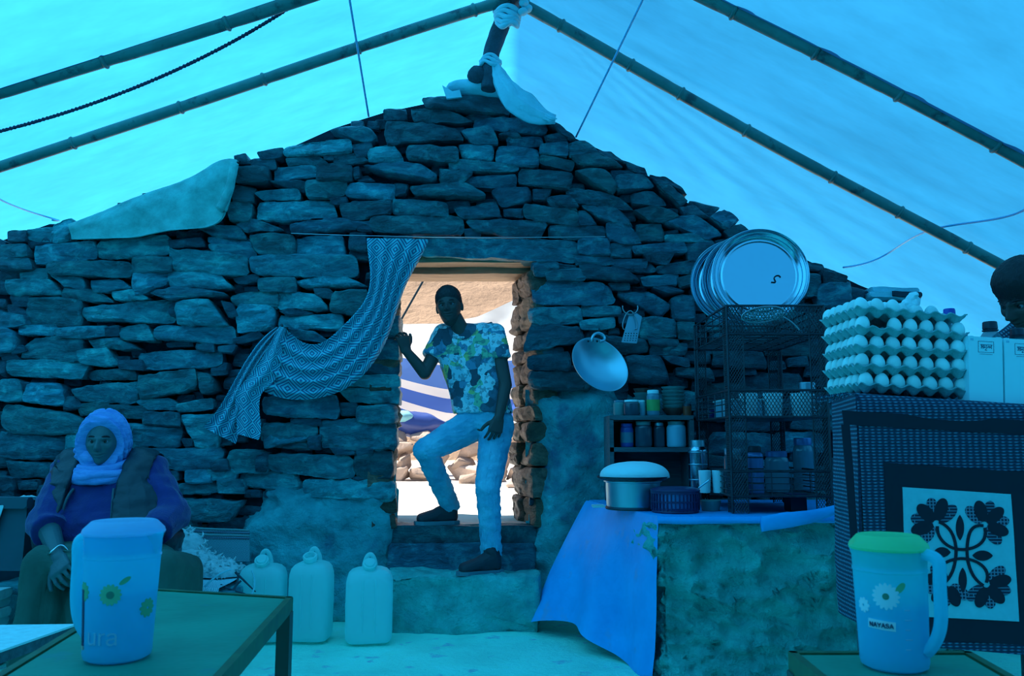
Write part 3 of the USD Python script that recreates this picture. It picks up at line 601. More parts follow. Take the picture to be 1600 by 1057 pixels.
def hand(w, fdir, palm, side, curl=(25, 30, 25), s=1.0, spread=6, thumb_in=.5):
    """w wrist, fdir towards the fingers, palm the way the palm faces, side +1: thumb lies towards fdir x palm."""
    f = unit(fdir); n = unit(np.asarray(palm) - f * np.dot(palm, f)); t = np.cross(f, n) * side
    P = lambda a, b, c: w + s * (f * a + t * b + n * c)
    parts = [hull((P(.0, .018, 0), .017 * s), (P(0, -.018, 0), .016 * s), (P(.075, .034, 0), .013 * s), (P(.080, .0, -.002), .013 * s), (P(.070, -.034, 0), .011 * s), (P(.03, .022, .008), .015 * s))]
    for k, (b, ln, r) in enumerate(((.033, .072, .0088), (.011, .080, .0092), (-.011, .074, .0088), (-.032, .058, .0078))):
        d, p, a = f.copy(), P(.078 - abs(k - 1.2) * .004, b, 0), math.radians(spread * (1.3 - k)); d = unit(d * math.cos(a) + t * math.sin(a)); nn = n.copy(); pts = [(p, r * s * 1.06)]
        for j, q in enumerate((.44, .32, .26)):
            c = math.radians(curl[j] + k * 3); d, nn = d * math.cos(c) + nn * math.sin(c), nn * math.cos(c) - d * math.sin(c)
            p = p + d * ln * q * s; pts.append((p, r * s * (1 - .09 * (j + 1))))
        parts += chain(*pts)
    d = unit(f * .62 + t * .75 + n * .25); p = P(.022, .026, .004); pts = [(p, .013 * s)]
    for j, q in enumerate((.036, .030, .024)):
        p = p + d * q * s; pts.append((p, (.0115 - .0012 * j) * s)); d = unit(d + (f * .55 - t * .35 + n * .35) * thumb_in)
    return parts + chain(*pts)
def shoe(heel, toe_dir, L_=.27):
    f = unit([toe_dir[0], toe_dir[1], 0]); r = np.array([f[1], -f[0], 0]); h = np.asarray(heel, float)
    P = lambda a, b, c: h + f * a + r * b + np.array([0, 0, c])
    up = [hull((P(.04, 0, .045), .040), (P(.045, 0, .095), .042), (P(.12, .0, .062), .040)), hull((P(.12, 0, .055), .042), (P(.215, .010, .036), .032), (P(.218, -.018, .034), .028)), hull((P(.04, 0, .04), .036), (P(.12, 0, .04), .040)), hull((P(.045, 0, .09), .044), (P(.06, 0, .125), .046))]
    upper = fuse([cut(u, P(0, 0, .022), (0, 0, 1)) for u in up], .012, 6)
    so = Polygon([(.0, -.030), (.03, -.038), (.10, -.036), (.17, -.046), (.225, -.040), (.255, -.012), (.25, .022), (.21, .044), (.15, .042), (.08, .034), (.03, .036), (.0, .026)]).buffer(.006)
    sm = extrude(so, .022); sm.apply_transform(mat4(h, f, -r, [0, 0, 1]))
    if sm.volume < 0: sm.invert()
    lace = cat_([tube([P(.10 + .022 * i, -.026, .098 - .012 * i), P(.105 + .022 * i, 0, .110 - .015 * i), P(.10 + .022 * i, .026, .098 - .012 * i)], .004, 6) for i in range(4)])
    return upper, sm, lace
def folds(t, amp, f, seed, ax=(1, 1, 1)):
    t = t.copy(); p = np.asarray(t.vertices) * np.array(ax); n = t.vertex_normals
    h = 1 - 2 * np.abs(meshkit.fbm(p * f, 3, seed) - .5) * 2
    t.vertices = np.asarray(t.vertices) + n * (amp * (h - .6))[:, None]; return t
def shift(t, o): return place(t, trimesh.transformations.translation_matrix(-np.asarray(o, float)))

mat('skin_dark', (.07, .055, .05), .5, bump=.0012, bs=120, space='world', spec=.4)
mat('skin', (.05, .12, .13), .48, bump=.0012, bs=120, space='world', spec=.45)
mat('hair', (.012, .012, .016), .5, bump=.004, bs=160, stretch=(1, 1, .3))
mat('eye_white', (.16, .22, .26), .3)
mat('iris', (.01, .01, .012), .15)
mat('denim', (.06, .36, .54), .85, vs=7, bump=.006, bs=45, color2=(.18, .62, .78))
mat('shoe_black', (.02, .03, .04), .6, bump=.002, bs=80)
mat('shoe_sole', (.08, .20, .24), .7)
mat('lace', (.05, .10, .13), .7)
mat('scarf', (.12, .26, .62), .85, color2=(.22, .40, .80), vs=16, stretch=(1, 1, 4), bump=.003, bs=60)
mat('navy_wool', (.02, .022, .16), .9, var=.15, vs=20, bump=.003, bs=120, sheen=.3)
mat('vest', (.008, .028, .042), .42, var=.2, vs=8, bump=.003, bs=40)
mat('skirt', (.03, .11, .085), .85, var=.2, vs=6, bump=.003, bs=70)
mat('silver', (.75, .8, .82), .2, 1.0)
# the printed shirt: torn-paper collage of pale, dark and coloured patches
n = {'tc': ('texture_coordinate', {}), 'nz': ('noise_texture', {'scale': 7.0, 'detail': 3.0}), 'mx': ('mix', {'fac': .16, 'mix_type': 'mix'}), 'v': ('voronoi_texture', {'scale': 21.0, 'randomness': 1.0}), 'sp': ('separate_color', {}),
     'r': ('rgb_ramp', {'interpolate': False, 'ramp': [(0, (.03, .07, .10)), (.17, (.35, .60, .68)), (.36, (.55, .72, .76)), (.52, (.06, .14, .20)), (.62, (.22, .50, .30)), (.72, (.50, .68, .72)), (.86, (.10, .26, .38)), (.94, (.42, .52, .18))]}),
     'n2': ('noise_texture', {'scale': 42.0, 'detail': 4.0}), 'mr': ('map_range', {'from_min': .52, 'from_max': .56, 'clamp': True}), 'ink': ('mix', {'color2': (.04, .09, .13)}), 'ms': ('math', {'math_type': 'multiply', 'value2': .55}), 'p': ('principled_bsdf', {'roughness': .85})}
L['printed_shirt'] = usdkit.material(stage, '/World/Looks/printed_shirt', n, [('tc.object', 'nz.vector'), ('tc.object', 'mx.color1'), ('nz.color', 'mx.color2'), ('mx.color', 'v.vector'), ('v.color', 'sp.color'), ('sp.r', 'r.fac'), ('tc.object', 'n2.vector'), ('n2.fac', 'mr.value'), ('mr.result', 'ms.value1'), ('ms.value', 'ink.fac'), ('r.color', 'ink.color1'), ('ink.color', 'p.base_color')], surface='p.BSDF')

# ---- the man in the doorway
def J(px, py, Y): return at(px, py, Y)
o = np.array([-.14, 4.72, .275])
pel, rh, lh = J(757, 650, 4.90), J(739, 664, 4.92), J(777, 664, 4.88)
wst, chs = J(750, 622, 4.90), J(738, 566, 4.92)
rs, ls, nk = J(693, 523, 4.96), J(772, 521, 4.86), J(724, 522, 4.90)
re, rw = J(664, 584, 4.88), J(634, 548, 4.84)
le, lw = J(790, 602, 4.80), J(779, 655, 4.74)
rk, ra_ = J(665, 704, 4.72), J(704, 792, 5.05)
lk, la = J(762, 764, 4.72), J(768, 866, 4.76)
hc = J(702, 481, 4.86)
ax = unit(ls - rs)
M_h = orient(hc, (-.10, -1, .02), unit([-.12, 0, 1]), .95)
torso = [hull((rs, .055), (ls, .055), (chs + ax * .085, .10), (chs - ax * .085, .10)), hull((chs + ax * .08, .10), (chs - ax * .08, .10), (wst + ax * .065, .088), (wst - ax * .065, .088)), hull((wst + ax * .065, .088), (wst - ax * .065, .088), (rh, .092), (lh, .092))]
arms = chain((rs, .052), (re, .038), (rw, .026)) + chain((ls, .052), (le, .038), (lw, .026))
legs = chain((rh, .088), (rk, .054), (rk * .55 + ra_ * .45 + [0, .01, 0], .052), (ra_, .036)) + chain((lh, .088), (lk, .054), (lk * .55 + la * .45 + [0, .02, 0], .052), (la, .036))
neck = chain((nk, .050), (hc * .6 + nk * .4, .047), (hc + [0, .01, -.03], .05))
hm = place(head_mesh(), M_h)
rhand = hand(rw, J(627, 516, 4.82) - rw, (-.6, .8, 0), -1, (35, 35, 25), .95)
lhand = hand(lw, J(768, 696, 4.70) - lw, (-.3, .9, 0), -1, (22, 28, 22), .95)
feet = [hull((ra_, .036), (J(702, 806, 5.03), .03)), hull((la, .036), (J(770, 880, 4.74), .03))]
body = fuse(torso + arms + legs + neck + feet + rhand + lhand, .013, 7)
body = tm(m3.Manifold.batch_boolean([man(body), man(hm)] + [man(place(tm(e), M_h)) for e in ears()], m3.OpType.Add))
pm = thing('person', 'man in printed tee shirt and pale jeans leaning in the doorway', 'person', o)
obj('body', shift(body, o), L['skin_dark'], pm, True)
def hair_off(d, az, el):
    line = np.interp(np.abs(az), [0, .7, 1.1, 1.5, 2.2, 3.2], [.60, .54, .32, .20, -.25, -.48])
    return -.010 + .019 * smooth01((el - line) / .5 + .5) + .016 * smooth01((el - .35) / .7) + .010 * nz(d, 22, 3)
obj('hair', shift(place(head_mesh(hair_off), M_h), o), L['hair'], pm, True)
def eyes(parent, M, o, s=.0112):
    for k in (-1, 1):
        e = tm(m3.Manifold.sphere(s, 20)); e.apply_translation([k * .029, .0745, .006]); e = obj('eye', shift(place(e, M), o), L['eye_white'], parent, True)
        i = tm(m3.Manifold.sphere(.0068, 16).scale((1, .5, 1))); i.apply_translation([k * .029, .0828, .006]); obj('iris', shift(place(i, M), o), L['iris'], e, True)
        b = tube(spline([(k * .012, .0905, .024), (k * .030, .090, .031), (k * .047, .077, .026)], 8), [.0022, .0036, .0038, .0038, .0036, .003, .0026, .0016], 6); obj('eyebrow', shift(place(b, M), o), L['hair'], parent, True)
eyes(pm, M_h, o)
# tee shirt
dr, dl = unit(re - rs), unit(le - ls)
slv = [cut(hull((rs, .064), (rs + dr * .20, .066)), rs + dr * .165, -dr), cut(hull((ls, .064), (ls + dl * .20, .068)), ls + dl * .165, -dl)]
tor = [hull((rs, .064), (ls, .064), (chs + ax * .09, .112), (chs - ax * .09, .112)), hull((chs + ax * .085, .112), (chs - ax * .085, .112), (wst + ax * .075, .104), (wst - ax * .075, .104)), cut(hull((wst + ax * .075, .104), (wst - ax * .075, .104), (rh + [0, 0, -.02], .108), (lh + [0, 0, -.02], .108)), J(757, 646, 4.9), (0, 0, 1))]
sh = fuse(tor + slv, .014, 8)
obj('tee_shirt', shift(folds(sh, .009, 9, 4, (1, 1, .6)), o), L['printed_shirt'], pm, True)
col = tube(np.array([nk + [.066 * math.cos(a) , .058 * math.sin(a), -.012 + .018 * math.sin(a)] for a in np.linspace(0, 2 * PI, 30)]), .008, 8)
obj('collar', shift(col, o), L['printed_shirt'], pm, True)
# jeans
dR, dLg = unit(ra_ - rk), unit(la - lk)
jl = [cut(hull((rk, .064), (ra_, .056)), ra_ + dR * .01, -dR), cut(hull((lk, .064), (la, .058)), la + dLg * .01, -dLg), hull((rh, .102), (rk, .070)), hull((lh, .102), (lk, .071)), hull((rk, .066), (rk * .6 + ra_ * .4 + [0, .012, 0], .062)), hull((lk, .067), (lk * .6 + la * .4 + [0, .012, 0], .064)), cut(hull((rh, .098), (lh, .098), (wst + ax * .05, .088), (wst - ax * .05, .088)), J(757, 632, 4.9), (0, 0, -1))]
jn = fuse(jl, .014, 6)
obj('jeans', shift(folds(folds(jn, .008, 10, 9, (1, 1, 1.8)), .006, 22, 10, (.7, 1, 1.6)), o), L['denim'], pm, True)
wb = tube(np.array([J(760, 640, 4.90) + [.112 * math.cos(q), .092 * math.sin(q), .006 * math.cos(q) - .015] for q in np.linspace(0, 2 * PI, 40)]), .012, 8); obj('waistband', shift(wb, o), L['denim'], pm, True)
for hl, td in ((np.array([J(716, 800, 5.06)[0], 5.05, .517]), (-1, -.25, 0)), (np.array([J(783, 880, 4.70)[0], 4.76, .279]), (-1, -.42, 0))):
    u, s_, lc = shoe(hl, td); sp = obj('shoe', shift(u, o), L['shoe_black'], pm, True); obj('sole', shift(s_, o), L['shoe_sole'], sp, 30); obj('laces', shift(lc, o), L['lace'], sp, True)

# ---- the woman seated on the ledge
o = np.array([-1.92, 4.05, 0.0])
hc = J(163, 692, 3.98); M_h = orient(hc, (.16, -1, -.02), (0, 0, 1), 1.02)
nk = J(168, 738, 4.06); rs, ls = J(112, 738, 4.05), J(232, 738, 4.05)
ax = unit(ls - rs); chs, bel, pel = J(170, 775, 4.03), J(172, 832, 3.98), J(170, 880, 4.12)
re, rw = J(74, 820, 3.84), J(92, 874, 3.62); le, lw = J(266, 806, 3.95), J(228, 850, 3.70)
rk, lk = J(66, 884, 3.66), J(256, 892, 3.66)
fr, fl = np.array([rk[0] + .02, 3.60, .05]), np.array([lk[0] - .02, 3.60, .05])
torso = [hull((rs, .08), (ls, .08), (chs + ax * .12, .13), (chs - ax * .12, .13)), hull((chs + ax * .13, .13), (chs - ax * .13, .13), (bel + ax * .13, .15), (bel - ax * .13, .15)), hull((bel + ax * .13, .15), (bel - ax * .13, .15), (pel + ax * .15, .14), (pel - ax * .15, .14))]
arms = chain((rs, .07), (re, .052), (rw, .032)) + chain((ls, .07), (le, .052), (lw, .032))
legs = chain((pel - ax * .12, .10), (rk, .055), (fr, .04)) + chain((pel + ax * .12, .10), (lk, .055), (fl, .04)) + [hull((fr, .045), (fr + [0, -.13, -.02], .03)), hull((fl, .045), (fl + [0, -.13, -.02], .03))]
rhand = hand(rw, J(97, 915, 3.50) - rw, (.35, .6, -.5), -1, (30, 38, 30), 1.05)
lhand = hand(lw, J(200, 862, 3.60) - lw, (0, .3, -1), 1, (20, 28, 20), 1.0)
body = fuse(torso + arms + legs + chain((nk, .058), (hc + [0, .02, -.03], .055)) + rhand + lhand, .014, 7)
body = tm(m3.Manifold.batch_boolean([man(body), man(place(head_mesh(), M_h))], m3.OpType.Add))
pw = thing('person', 'woman in blue headscarf, navy sweater and dark vest seated on the ledge', 'person', o)
obj('body', shift(body, o), L['skin'], pw, True)
eyes(pw, M_h, o)
def scarf_off(d, az, el):
    e = np.sqrt((az / .98) ** 2 + ((el + .10) / np.where(el > -.10, .90, .92)) ** 2)
    fold = .007 * np.sin(26 * np.arccos(np.clip(d @ unit([.2, .75, -.2]), -1, 1)) + 5 * nz(d, 3, 4)) + .012 * nz(d, 5, 8)
    return -.03 + (.055 + fold + .012 * np.abs(np.sin(az)) + .010 * np.clip(-el, 0, 1)) * smooth01((e - .95) / .12)
obj('headscarf', shift(place(head_mesh(scarf_off), M_h), o), L['scarf'], pw, True)
cw = []
for i in range(9):
    a = np.linspace(0, 2 * PI, 60); q = i / 8; R0 = .098 + .036 * math.sin(q * 2.4) + .006 * (i % 2)
    c = hc + [0, .035 - .01 * q, -.095 - .062 * q]; tl = .38 - .25 * q
    p = np.stack([R0 * np.cos(a) * 1.02, R0 * np.sin(a) * .98, tl * .11 * np.sin(a) + .016 * np.cos(a + i) + .006 * np.sin(3 * a + i * 1.7)], 1)
    cw.append(man(wob(tube((c + p)[:-1].tolist() + [(c + p)[0]], .019 + .004 * math.sin(i * 2.1), 10), .006, 14, i)))
rows = []
for q in np.linspace(0, 1, 12):                                      # the cowl beneath the folds
    a = np.linspace(0, 2 * PI, 48, endpoint=False); R0 = .09 + .04 * math.sin(q * 2.6)
    rows.append(np.stack([hc[0] + R0 * np.cos(a), hc[1] + .03 + R0 * np.sin(a), hc[2] - .085 - .07 * q + .05 * (1 - q) * np.sin(a)], 1))
cowl = [loft(rows)] + [tm(c) for c in cw]
obj('scarf_folds', shift(cat_(cowl), o), L['scarf'], pw, True)
knot = fuse([hull((J(124, 712, 3.95), .022), (J(140, 716, 3.93), .035)), hull((J(120, 705, 3.97), .016), (J(132, 712, 3.95), .025))], .008, 4)
obj('scarf_knot', shift(folds(knot, .006, 20, 2), o), L['scarf'], pw, True)
# sweater
dr, dl = unit(rw - re), unit(lw - le)
swt = [hull((rs, .098), (ls, .098), (chs + ax * .13, .148), (chs - ax * .13, .148)), hull((chs + ax * .14, .148), (chs - ax * .14, .148), (bel + ax * .14, .17), (bel - ax * .14, .17)), hull((bel + ax * .14, .17), (bel - ax * .14, .17), (pel + ax * .15, .158), (pel - ax * .15, .158)),
       hull((rs, .092), (re, .086)), hull((ls, .092), (le, .090)), cut(hull((re, .086), (rw, .062)), re + dr * .07, -dr), cut(hull((le, .090), (lw, .062)), le + dl * .16, -dl)]
sw = fuse(swt, .016, 8)
obj('sweater', shift(folds(sw, .013, 7, 3, (1, 1, 1.5)), o), L['navy_wool'], pw, True)
# open vest: two puffy front panels joined behind the neck
vt = m3.Manifold.batch_boolean([hull((rs + ax * .015, .115), (ls - ax * .015, .115), (chs + ax * .118, .178), (chs - ax * .118, .178)), hull((chs + ax * .118, .178), (chs - ax * .118, .178), (bel + ax * .130, .207), (bel - ax * .130, .207)), hull((bel + ax * .130, .207), (bel - ax * .130, .207), (pel + ax * .125, .20), (pel - ax * .125, .20))], m3.OpType.Add)
wz0, wz1 = pel[2] - .3, nk[2] + .25; cx0, cy0 = chs[0], chs[1]
wedge = m3.Manifold.batch_hull([m3.Manifold.sphere(.01, 8).translate((cx0 + sx * w, cy0 + y, z)) for sx in (-1, 1) for y in (.02, -.6) for w, z in ((.085, wz1), (.105, chs[2] + .02), (.125, wz0))])
side = [hull((s + ax * k * .085 + [0, 0, -.02], .115), (s + ax * k * .22 + [0, 0, -.02], .14), (s + ax * k * .13 + [0, -.02, -.20], .115)) for s, k in ((rs, -1), (ls, 1))]
vm = vt - wedge
for s_ in side: vm = vm - s_
vm = cut(vm, pel + [0, 0, -.02], (0, 0, 1))
v_ = tm(vm.refine_to_length(.016)); v_.merge_vertices(); trimesh.smoothing.filter_taubin(v_, iterations=6)
obj('vest', shift(folds(v_, .016, 6, 12, (1, 1, 2.2)), o), L['vest'], pw, True)
for k in (-1, 1):
    zp = [np.array([cx0 + k * w, cy0 - d, z]) for w, d, z in ((.092, .150, nk[2] - .07), (.104, .178, chs[2]), (.114, .202, bel[2] + .03), (.122, .205, bel[2] - .10))]
    obj('zip_edge', shift(tube(spline(zp, 24), .007, 6), o), L['lace'], pw, True)
# skirt
sk = [hull((pel - ax * .16, .15), (pel + ax * .16, .15), (rk, .075), (lk, .075))] + [hull((k, .082), (f_ + [0, 0, .07], .085), (f_ + [0, .25, .07], .09), (k + [0, .25, -.05], .09)) for k, f_ in ((rk, fr), (lk, fl))] + [hull((rk + [.02, .10, -.14], .09), (lk + [-.02, .10, -.14], .09), (fr + [0, .14, .08], .08), (fl + [0, .14, .08], .08))]
sm = fuse([cut(s_, np.array([0, 0, .015]), (0, 0, 1)) for s_ in sk], .02, 8)
p = np.asarray(sm.vertices); nn = sm.vertex_normals; drop = smooth01((.62 - p[:, 2]) / .4)
sm.vertices = p + nn * (drop * .022 * np.sin(p[:, 0] * 46 + 5 * nz(p, 3, 6)) * (np.abs(nn[:, 2]) < .8))[:, None]
obj('skirt', shift(folds(sm, .016, 5, 22, (1.6, 1, .5)), o), L['skirt'], pw, True)
bg = J(91, 868, 3.64); obj('bangle', shift(place(ring(np.zeros(3), .040, .004, 0), orient(bg, unit(rw - re), (0, -1, .3)) @ rotm([1, 0, 0], 90)), o), L['silver'], pw, True, label='pale metal bangle')

# ---- the person behind the counter at the far right
o = np.array([1.98, 3.25, 0.0])
hc = J(1607, 468, 3.25); M_h = orient(hc, (-1, -.30, -.50), (.0, -.1, 1), 1.16)
nk = J(1614, 512, 3.36); rs, ls = J(1552, 558, 3.36), J(1700, 545, 3.45)
ax = unit(ls - rs); chs = (rs + ls) / 2 + [0, 0, -.16]; pel = chs + [0, .02, -.42]
re, rw = rs + [-.02, .03, -.27], rs + [.06, -.10, -.46]; le, lw = ls + [.03, .03, -.27], ls + [-.04, -.10, -.46]
body = fuse([hull((rs, .06), (ls, .06), (chs + ax * .09, .11), (chs - ax * .09, .11)), hull((chs + ax * .09, .11), (chs - ax * .09, .11), (pel + ax * .08, .11), (pel - ax * .08, .11))] + chain((rs, .055), (re, .042), (rw, .028)) + chain((ls, .055), (le, .042), (lw, .028)) + chain((nk, .056), (hc + [.01, .02, -.02], .055))
            + [hull((pel + ax * k * .09, .095), (pel + ax * k * .10 + [0, -.02, -.45], .06)) for k in (-1, 1)] + [hull((pel + ax * k * .10 + [0, -.02, -.45], .06), (np.array([pel[0] + ax[0] * k * .1, pel[1], .06]), .04)) for k in (-1, 1)] + hand(rw, (.5, -.2, -.8), (0, .9, -.3), 1, (20, 25, 20)) + hand(lw, (-.5, -.2, -.8), (0, .9, -.3), -1, (20, 25, 20)), .015, 7)
body = tm(m3.Manifold.batch_boolean([man(body), man(place(head_mesh(), M_h))] + [man(place(tm(e), M_h)) for e in ears()], m3.OpType.Add))
pr = thing('person', 'dark-haired person looking down behind the milk cartons at the right edge', 'person', o)
mat('check_shirt', (.04, .10, .15), .85)
n = {'tc': ('texture_coordinate', {}), 'mp': ('mapping', {'rotation': (0, .6, .4)}), 'w1': ('wave_texture', {'bands_direction': 'x', 'scale': 30.0}), 'w2': ('wave_texture', {'bands_direction': 'z', 'scale': 30.0}), 'm': ('mix', {'mix_type': 'multiply', 'fac': 1.0}), 'r': ('rgb_ramp', {'ramp': [(.2, (.02, .05, .10)), (.5, (.12, .32, .42))]}), 'p': ('principled_bsdf', {'roughness': .85})}
L['check_shirt2'] = usdkit.material(stage, '/World/Looks/check_shirt2', n, [('tc.object', 'mp.vector'), ('mp.vector', 'w1.vector'), ('mp.vector', 'w2.vector'), ('w1.color', 'm.color1'), ('w2.color', 'm.color2'), ('m.color', 'r.fac'), ('r.color', 'p.base_color')], surface='p.BSDF')
obj('body', shift(body, o), L['skin_dark'], pr, True)
eyes(pr, M_h, o)
obj('hair', shift(place(head_mesh(lambda d, az, el: hair_off(d, az, el) + .012 * smooth01((el + .2) / .6)), M_h), o), L['hair'], pr, True)
sh = fuse([hull((rs, .072), (ls, .072), (chs + ax * .095, .125), (chs - ax * .095, .125)), hull((nk, .075), (rs, .06), (ls, .06)), cut(hull((chs + ax * .095, .125), (chs - ax * .095, .125), (pel + ax * .085, .125), (pel - ax * .085, .125)), pel, (0, 0, 1)), hull((rs, .070), (re, .056)), hull((ls, .070), (le, .056)), cut(hull((re, .056), (rw, .044)), rw, -unit(rw - re)), cut(hull((le, .056), (lw, .044)), lw, -unit(lw - le))], .016, 8)
obj('shirt', shift(folds(sh, .008, 8, 31), o), L['check_shirt2'], pr, True)
tr = fuse([cut(hull((pel + ax * .09, .12), (pel - ax * .09, .12), (pel + [0, 0, -.1], .12)), pel + [0, 0, .02], (0, 0, -1))] + [hull((pel + ax * k * .09, .108), (pel + ax * k * .10 + [0, -.02, -.45], .075)) for k in (-1, 1)] + [cut(hull((pel + ax * k * .10 + [0, -.02, -.45], .075), (np.array([pel[0] + ax[0] * k * .1, pel[1], .06]), .06)), np.array([0, 0, .05]), (0, 0, 1)) for k in (-1, 1)], .02, 6)
obj('trousers', shift(tr, o), L['vest'], pr, True)
# ------------------------------------------------------------------ materials of the things
mat('green_top', (.006, .22, .14), .5, color2=(.010, .31, .20), vs=5, spots=(9, .60, .70, (.01, .22, .20)), bump=.0008, bs=60, space='world', spec=.3)
mat('green_rim', (.02, .10, .035), .5, var=.3, vs=20, space='world')
mat('dark_leg', (.02, .05, .04), .5)
def plastic(name, col, tr, clear, rough=.3):
    n = {'t': ('translucent_bsdf', {'color': tr}), 'p': ('principled_bsdf', {'base_color': col, 'roughness': rough}), 'c': ('transparent_bsdf', {'color': (.80, .92, .96)}), 'm': ('mix_closure', {'fac': .45}), 'm2': ('mix_closure', {'fac': clear})}
    L[name] = usdkit.material(stage, '/World/Looks/' + name, n, [('t.BSDF', 'm.closure1'), ('p.BSDF', 'm.closure2'), ('m.closure', 'm2.closure1'), ('c.BSDF', 'm2.closure2')], surface='m2.closure')
plastic('jug_plastic', (.10, .82, 1.0), (.12, .88, 1.0), .14, .22)
plastic('jug_handle', (.12, .84, 1.0), (.14, .90, 1.0), .10)
plastic('jug_lid', (.50, .76, .98), (.50, .78, 1.0), .30)
plastic('lid_collar', (.12, .44, .80), (.14, .50, .90), .45)
plastic('green_lid', (.24, .95, .46), (.24, .95, .48), .20)
plastic('green_collar', (.08, .56, .30), (.08, .64, .34), .45)
plastic('jerrycan_plastic', (.45, .98, .94), (.40, .95, .95), .0, .45)
plastic('bottle_plastic', (.10, .34, .38), (.10, .36, .42), .45, .15)
plastic('water', (.10, .55, .85), (.14, .68, .95), .45, .08)
mat('flower_yellow', (.16, .56, .30), .5); mat('flower_pale', (.62, .80, .86), .5); mat('flower_eye', (.05, .24, .16), .5); mat('leaf_green', (.10, .45, .22), .5)
mat('print_dark', (.015, .03, .10), .5); mat('print_tan', (.55, .45, .35), .6); mat('sticker', (.70, .82, .86), .5); mat('print_grey', (.26, .62, .78), .5)
mat('steel', (.42, .66, .78), .20, 1.0, bump=.0006, bs=18)
mat('steel_dull', (.34, .64, .74), .40, 1.0, bump=.001, bs=14)
mat('dark_metal', (.02, .05, .07), .45, .6)
mat('rack_paint', (.014, .04, .055), .45, .3, var=.3, vs=30)
mat('wood_dark', (.05, .11, .13), .75, var=.3, vs=6, stretch=(1, 8, 8), bump=.002, bs=20)
mat('egg_shell', (.62, .92, .90), .45, rand=.10)
mat('pulp', (.22, .50, .52), .95, var=.12, vs=18, bump=.003, bs=120)
mat('carton', (.55, .95, 1.0), .45)
mat('carton_print', (.02, .06, .14), .5)
mat('cap_blue', (.04, .08, .50), .4); mat('cap_dark', (.01, .03, .05), .4)
mat('white_ceramic', (.60, .96, 1.0), .25)
mat('white_cloth', (.62, .94, .98), .85, bump=.003, bs=50, sheen=.2)
mat('purple_plastic', (.035, .03, .10), .4)
mat('blue_tub', (.20, .50, .62), .4); mat('blue_plate', (.05, .10, .42), .35); mat('flask_blue', (.10, .24, .52), .3, .3)
mat('glass_jar', (.10, .26, .34), .15, extra={'coat_weight': .5}); mat('jar_dark', (.025, .07, .10), .2, extra={'coat_weight': .5}); mat('jar_label_green', (.10, .38, .10), .5); mat('jar_blue', (.04, .09, .36), .3); mat('red_plastic', (.30, .05, .02), .45)
mat('bowl_green', (.08, .26, .26), .45); mat('bowl_red', (.16, .07, .06), .45)
mat('tarp_cloth', (.002, .34, .78), .6, spec=.2, color2=(.004, .46, .95), vs=4, bump=.003, bs=25, spots=(5, .60, .70, (.10, .36, .70)))
mat('grey_board', (.03, .10, .13), .8, var=.15, vs=5)
mat('paper', (.45, .72, .74), .85, var=.06, vs=9)
mat('wool', (.55, .80, .82), .95, var=.12, vs=20, bump=.012, bs=70, sheen=.5)
mat('newsprint', (.55, .82, .82), .85, var=.10, vs=30)
mat('appl_dark', (.010, .016, .030), .9); mat('appl_light', (.22, .62, .66), .9, var=.05, vs=40)
def weave(name, a, b, sc, bw, rh, ms, rot=(90, 0, 0), ofs=.5):
    n = {'tc': ('texture_coordinate', {}), 'mp': ('mapping', {'rotation': tuple(math.radians(r) for r in rot)}), 'br': ('brick_texture', {'scale': sc, 'brick_width': bw, 'row_height': rh, 'mortar_size': ms, 'color1': a, 'color2': tuple(c * 1.4 for c in a), 'mortar': b, 'mortar_smooth': .3, 'offset': ofs}), 'p': ('principled_bsdf', {'roughness': .9})}
    L[name] = usdkit.material(stage, '/World/Looks/' + name, n, [('tc.object', 'mp.vector'), ('mp.vector', 'br.vector'), ('br.color', 'p.base_color')], surface='p.BSDF')
def stitched(name, a, b, sx, sz, ax, lo, hi):
    """Dashed rows of pale stitches on a dark ground."""
    n = {'tc': ('texture_coordinate', {}), 'w1': ('wave_texture', {'bands_direction': 'z', 'scale': sz, 'distortion': .6, 'detail': 1.0, 'detail_scale': 4.0}), 'w2': ('wave_texture', {'bands_direction': ax, 'scale': sx, 'distortion': 1.5, 'detail': 2.0, 'detail_scale': 3.0}),
         'ms': ('mix', {'mix_type': 'multiply', 'fac': .75}), 'r': ('rgb_ramp', {'ramp': [(lo, a), (hi, b)]}), 'p': ('principled_bsdf', {'roughness': .9}), 'bp': ('bump', {'distance': .003})}
    L[name] = usdkit.material(stage, '/World/Looks/' + name, n, [('tc.object', 'w1.vector'), ('tc.object', 'w2.vector'), ('w1.color', 'ms.color1'), ('w2.color', 'ms.color2'), ('ms.color', 'r.fac'), ('r.color', 'p.base_color'), ('w1.fac', 'bp.height'), ('bp.normal', 'p.normal')], surface='p.BSDF')
stitched('quilt_weave', (.010, .038, .080), (.085, .28, .40), 17., 36., 'x', .25, .95)
stitched('quilt_side', (.010, .040, .085), (.09, .32, .44), 25., 25., 'y', .30, .75)
weave('check_cloth', (.010, .018, .040), (.16, .26, .34), 60., .55, .55, .10, ofs=0.)
weave('stripe_cloth', (.012, .022, .045), (.12, .26, .34), 60., 3.0, .50, .08)
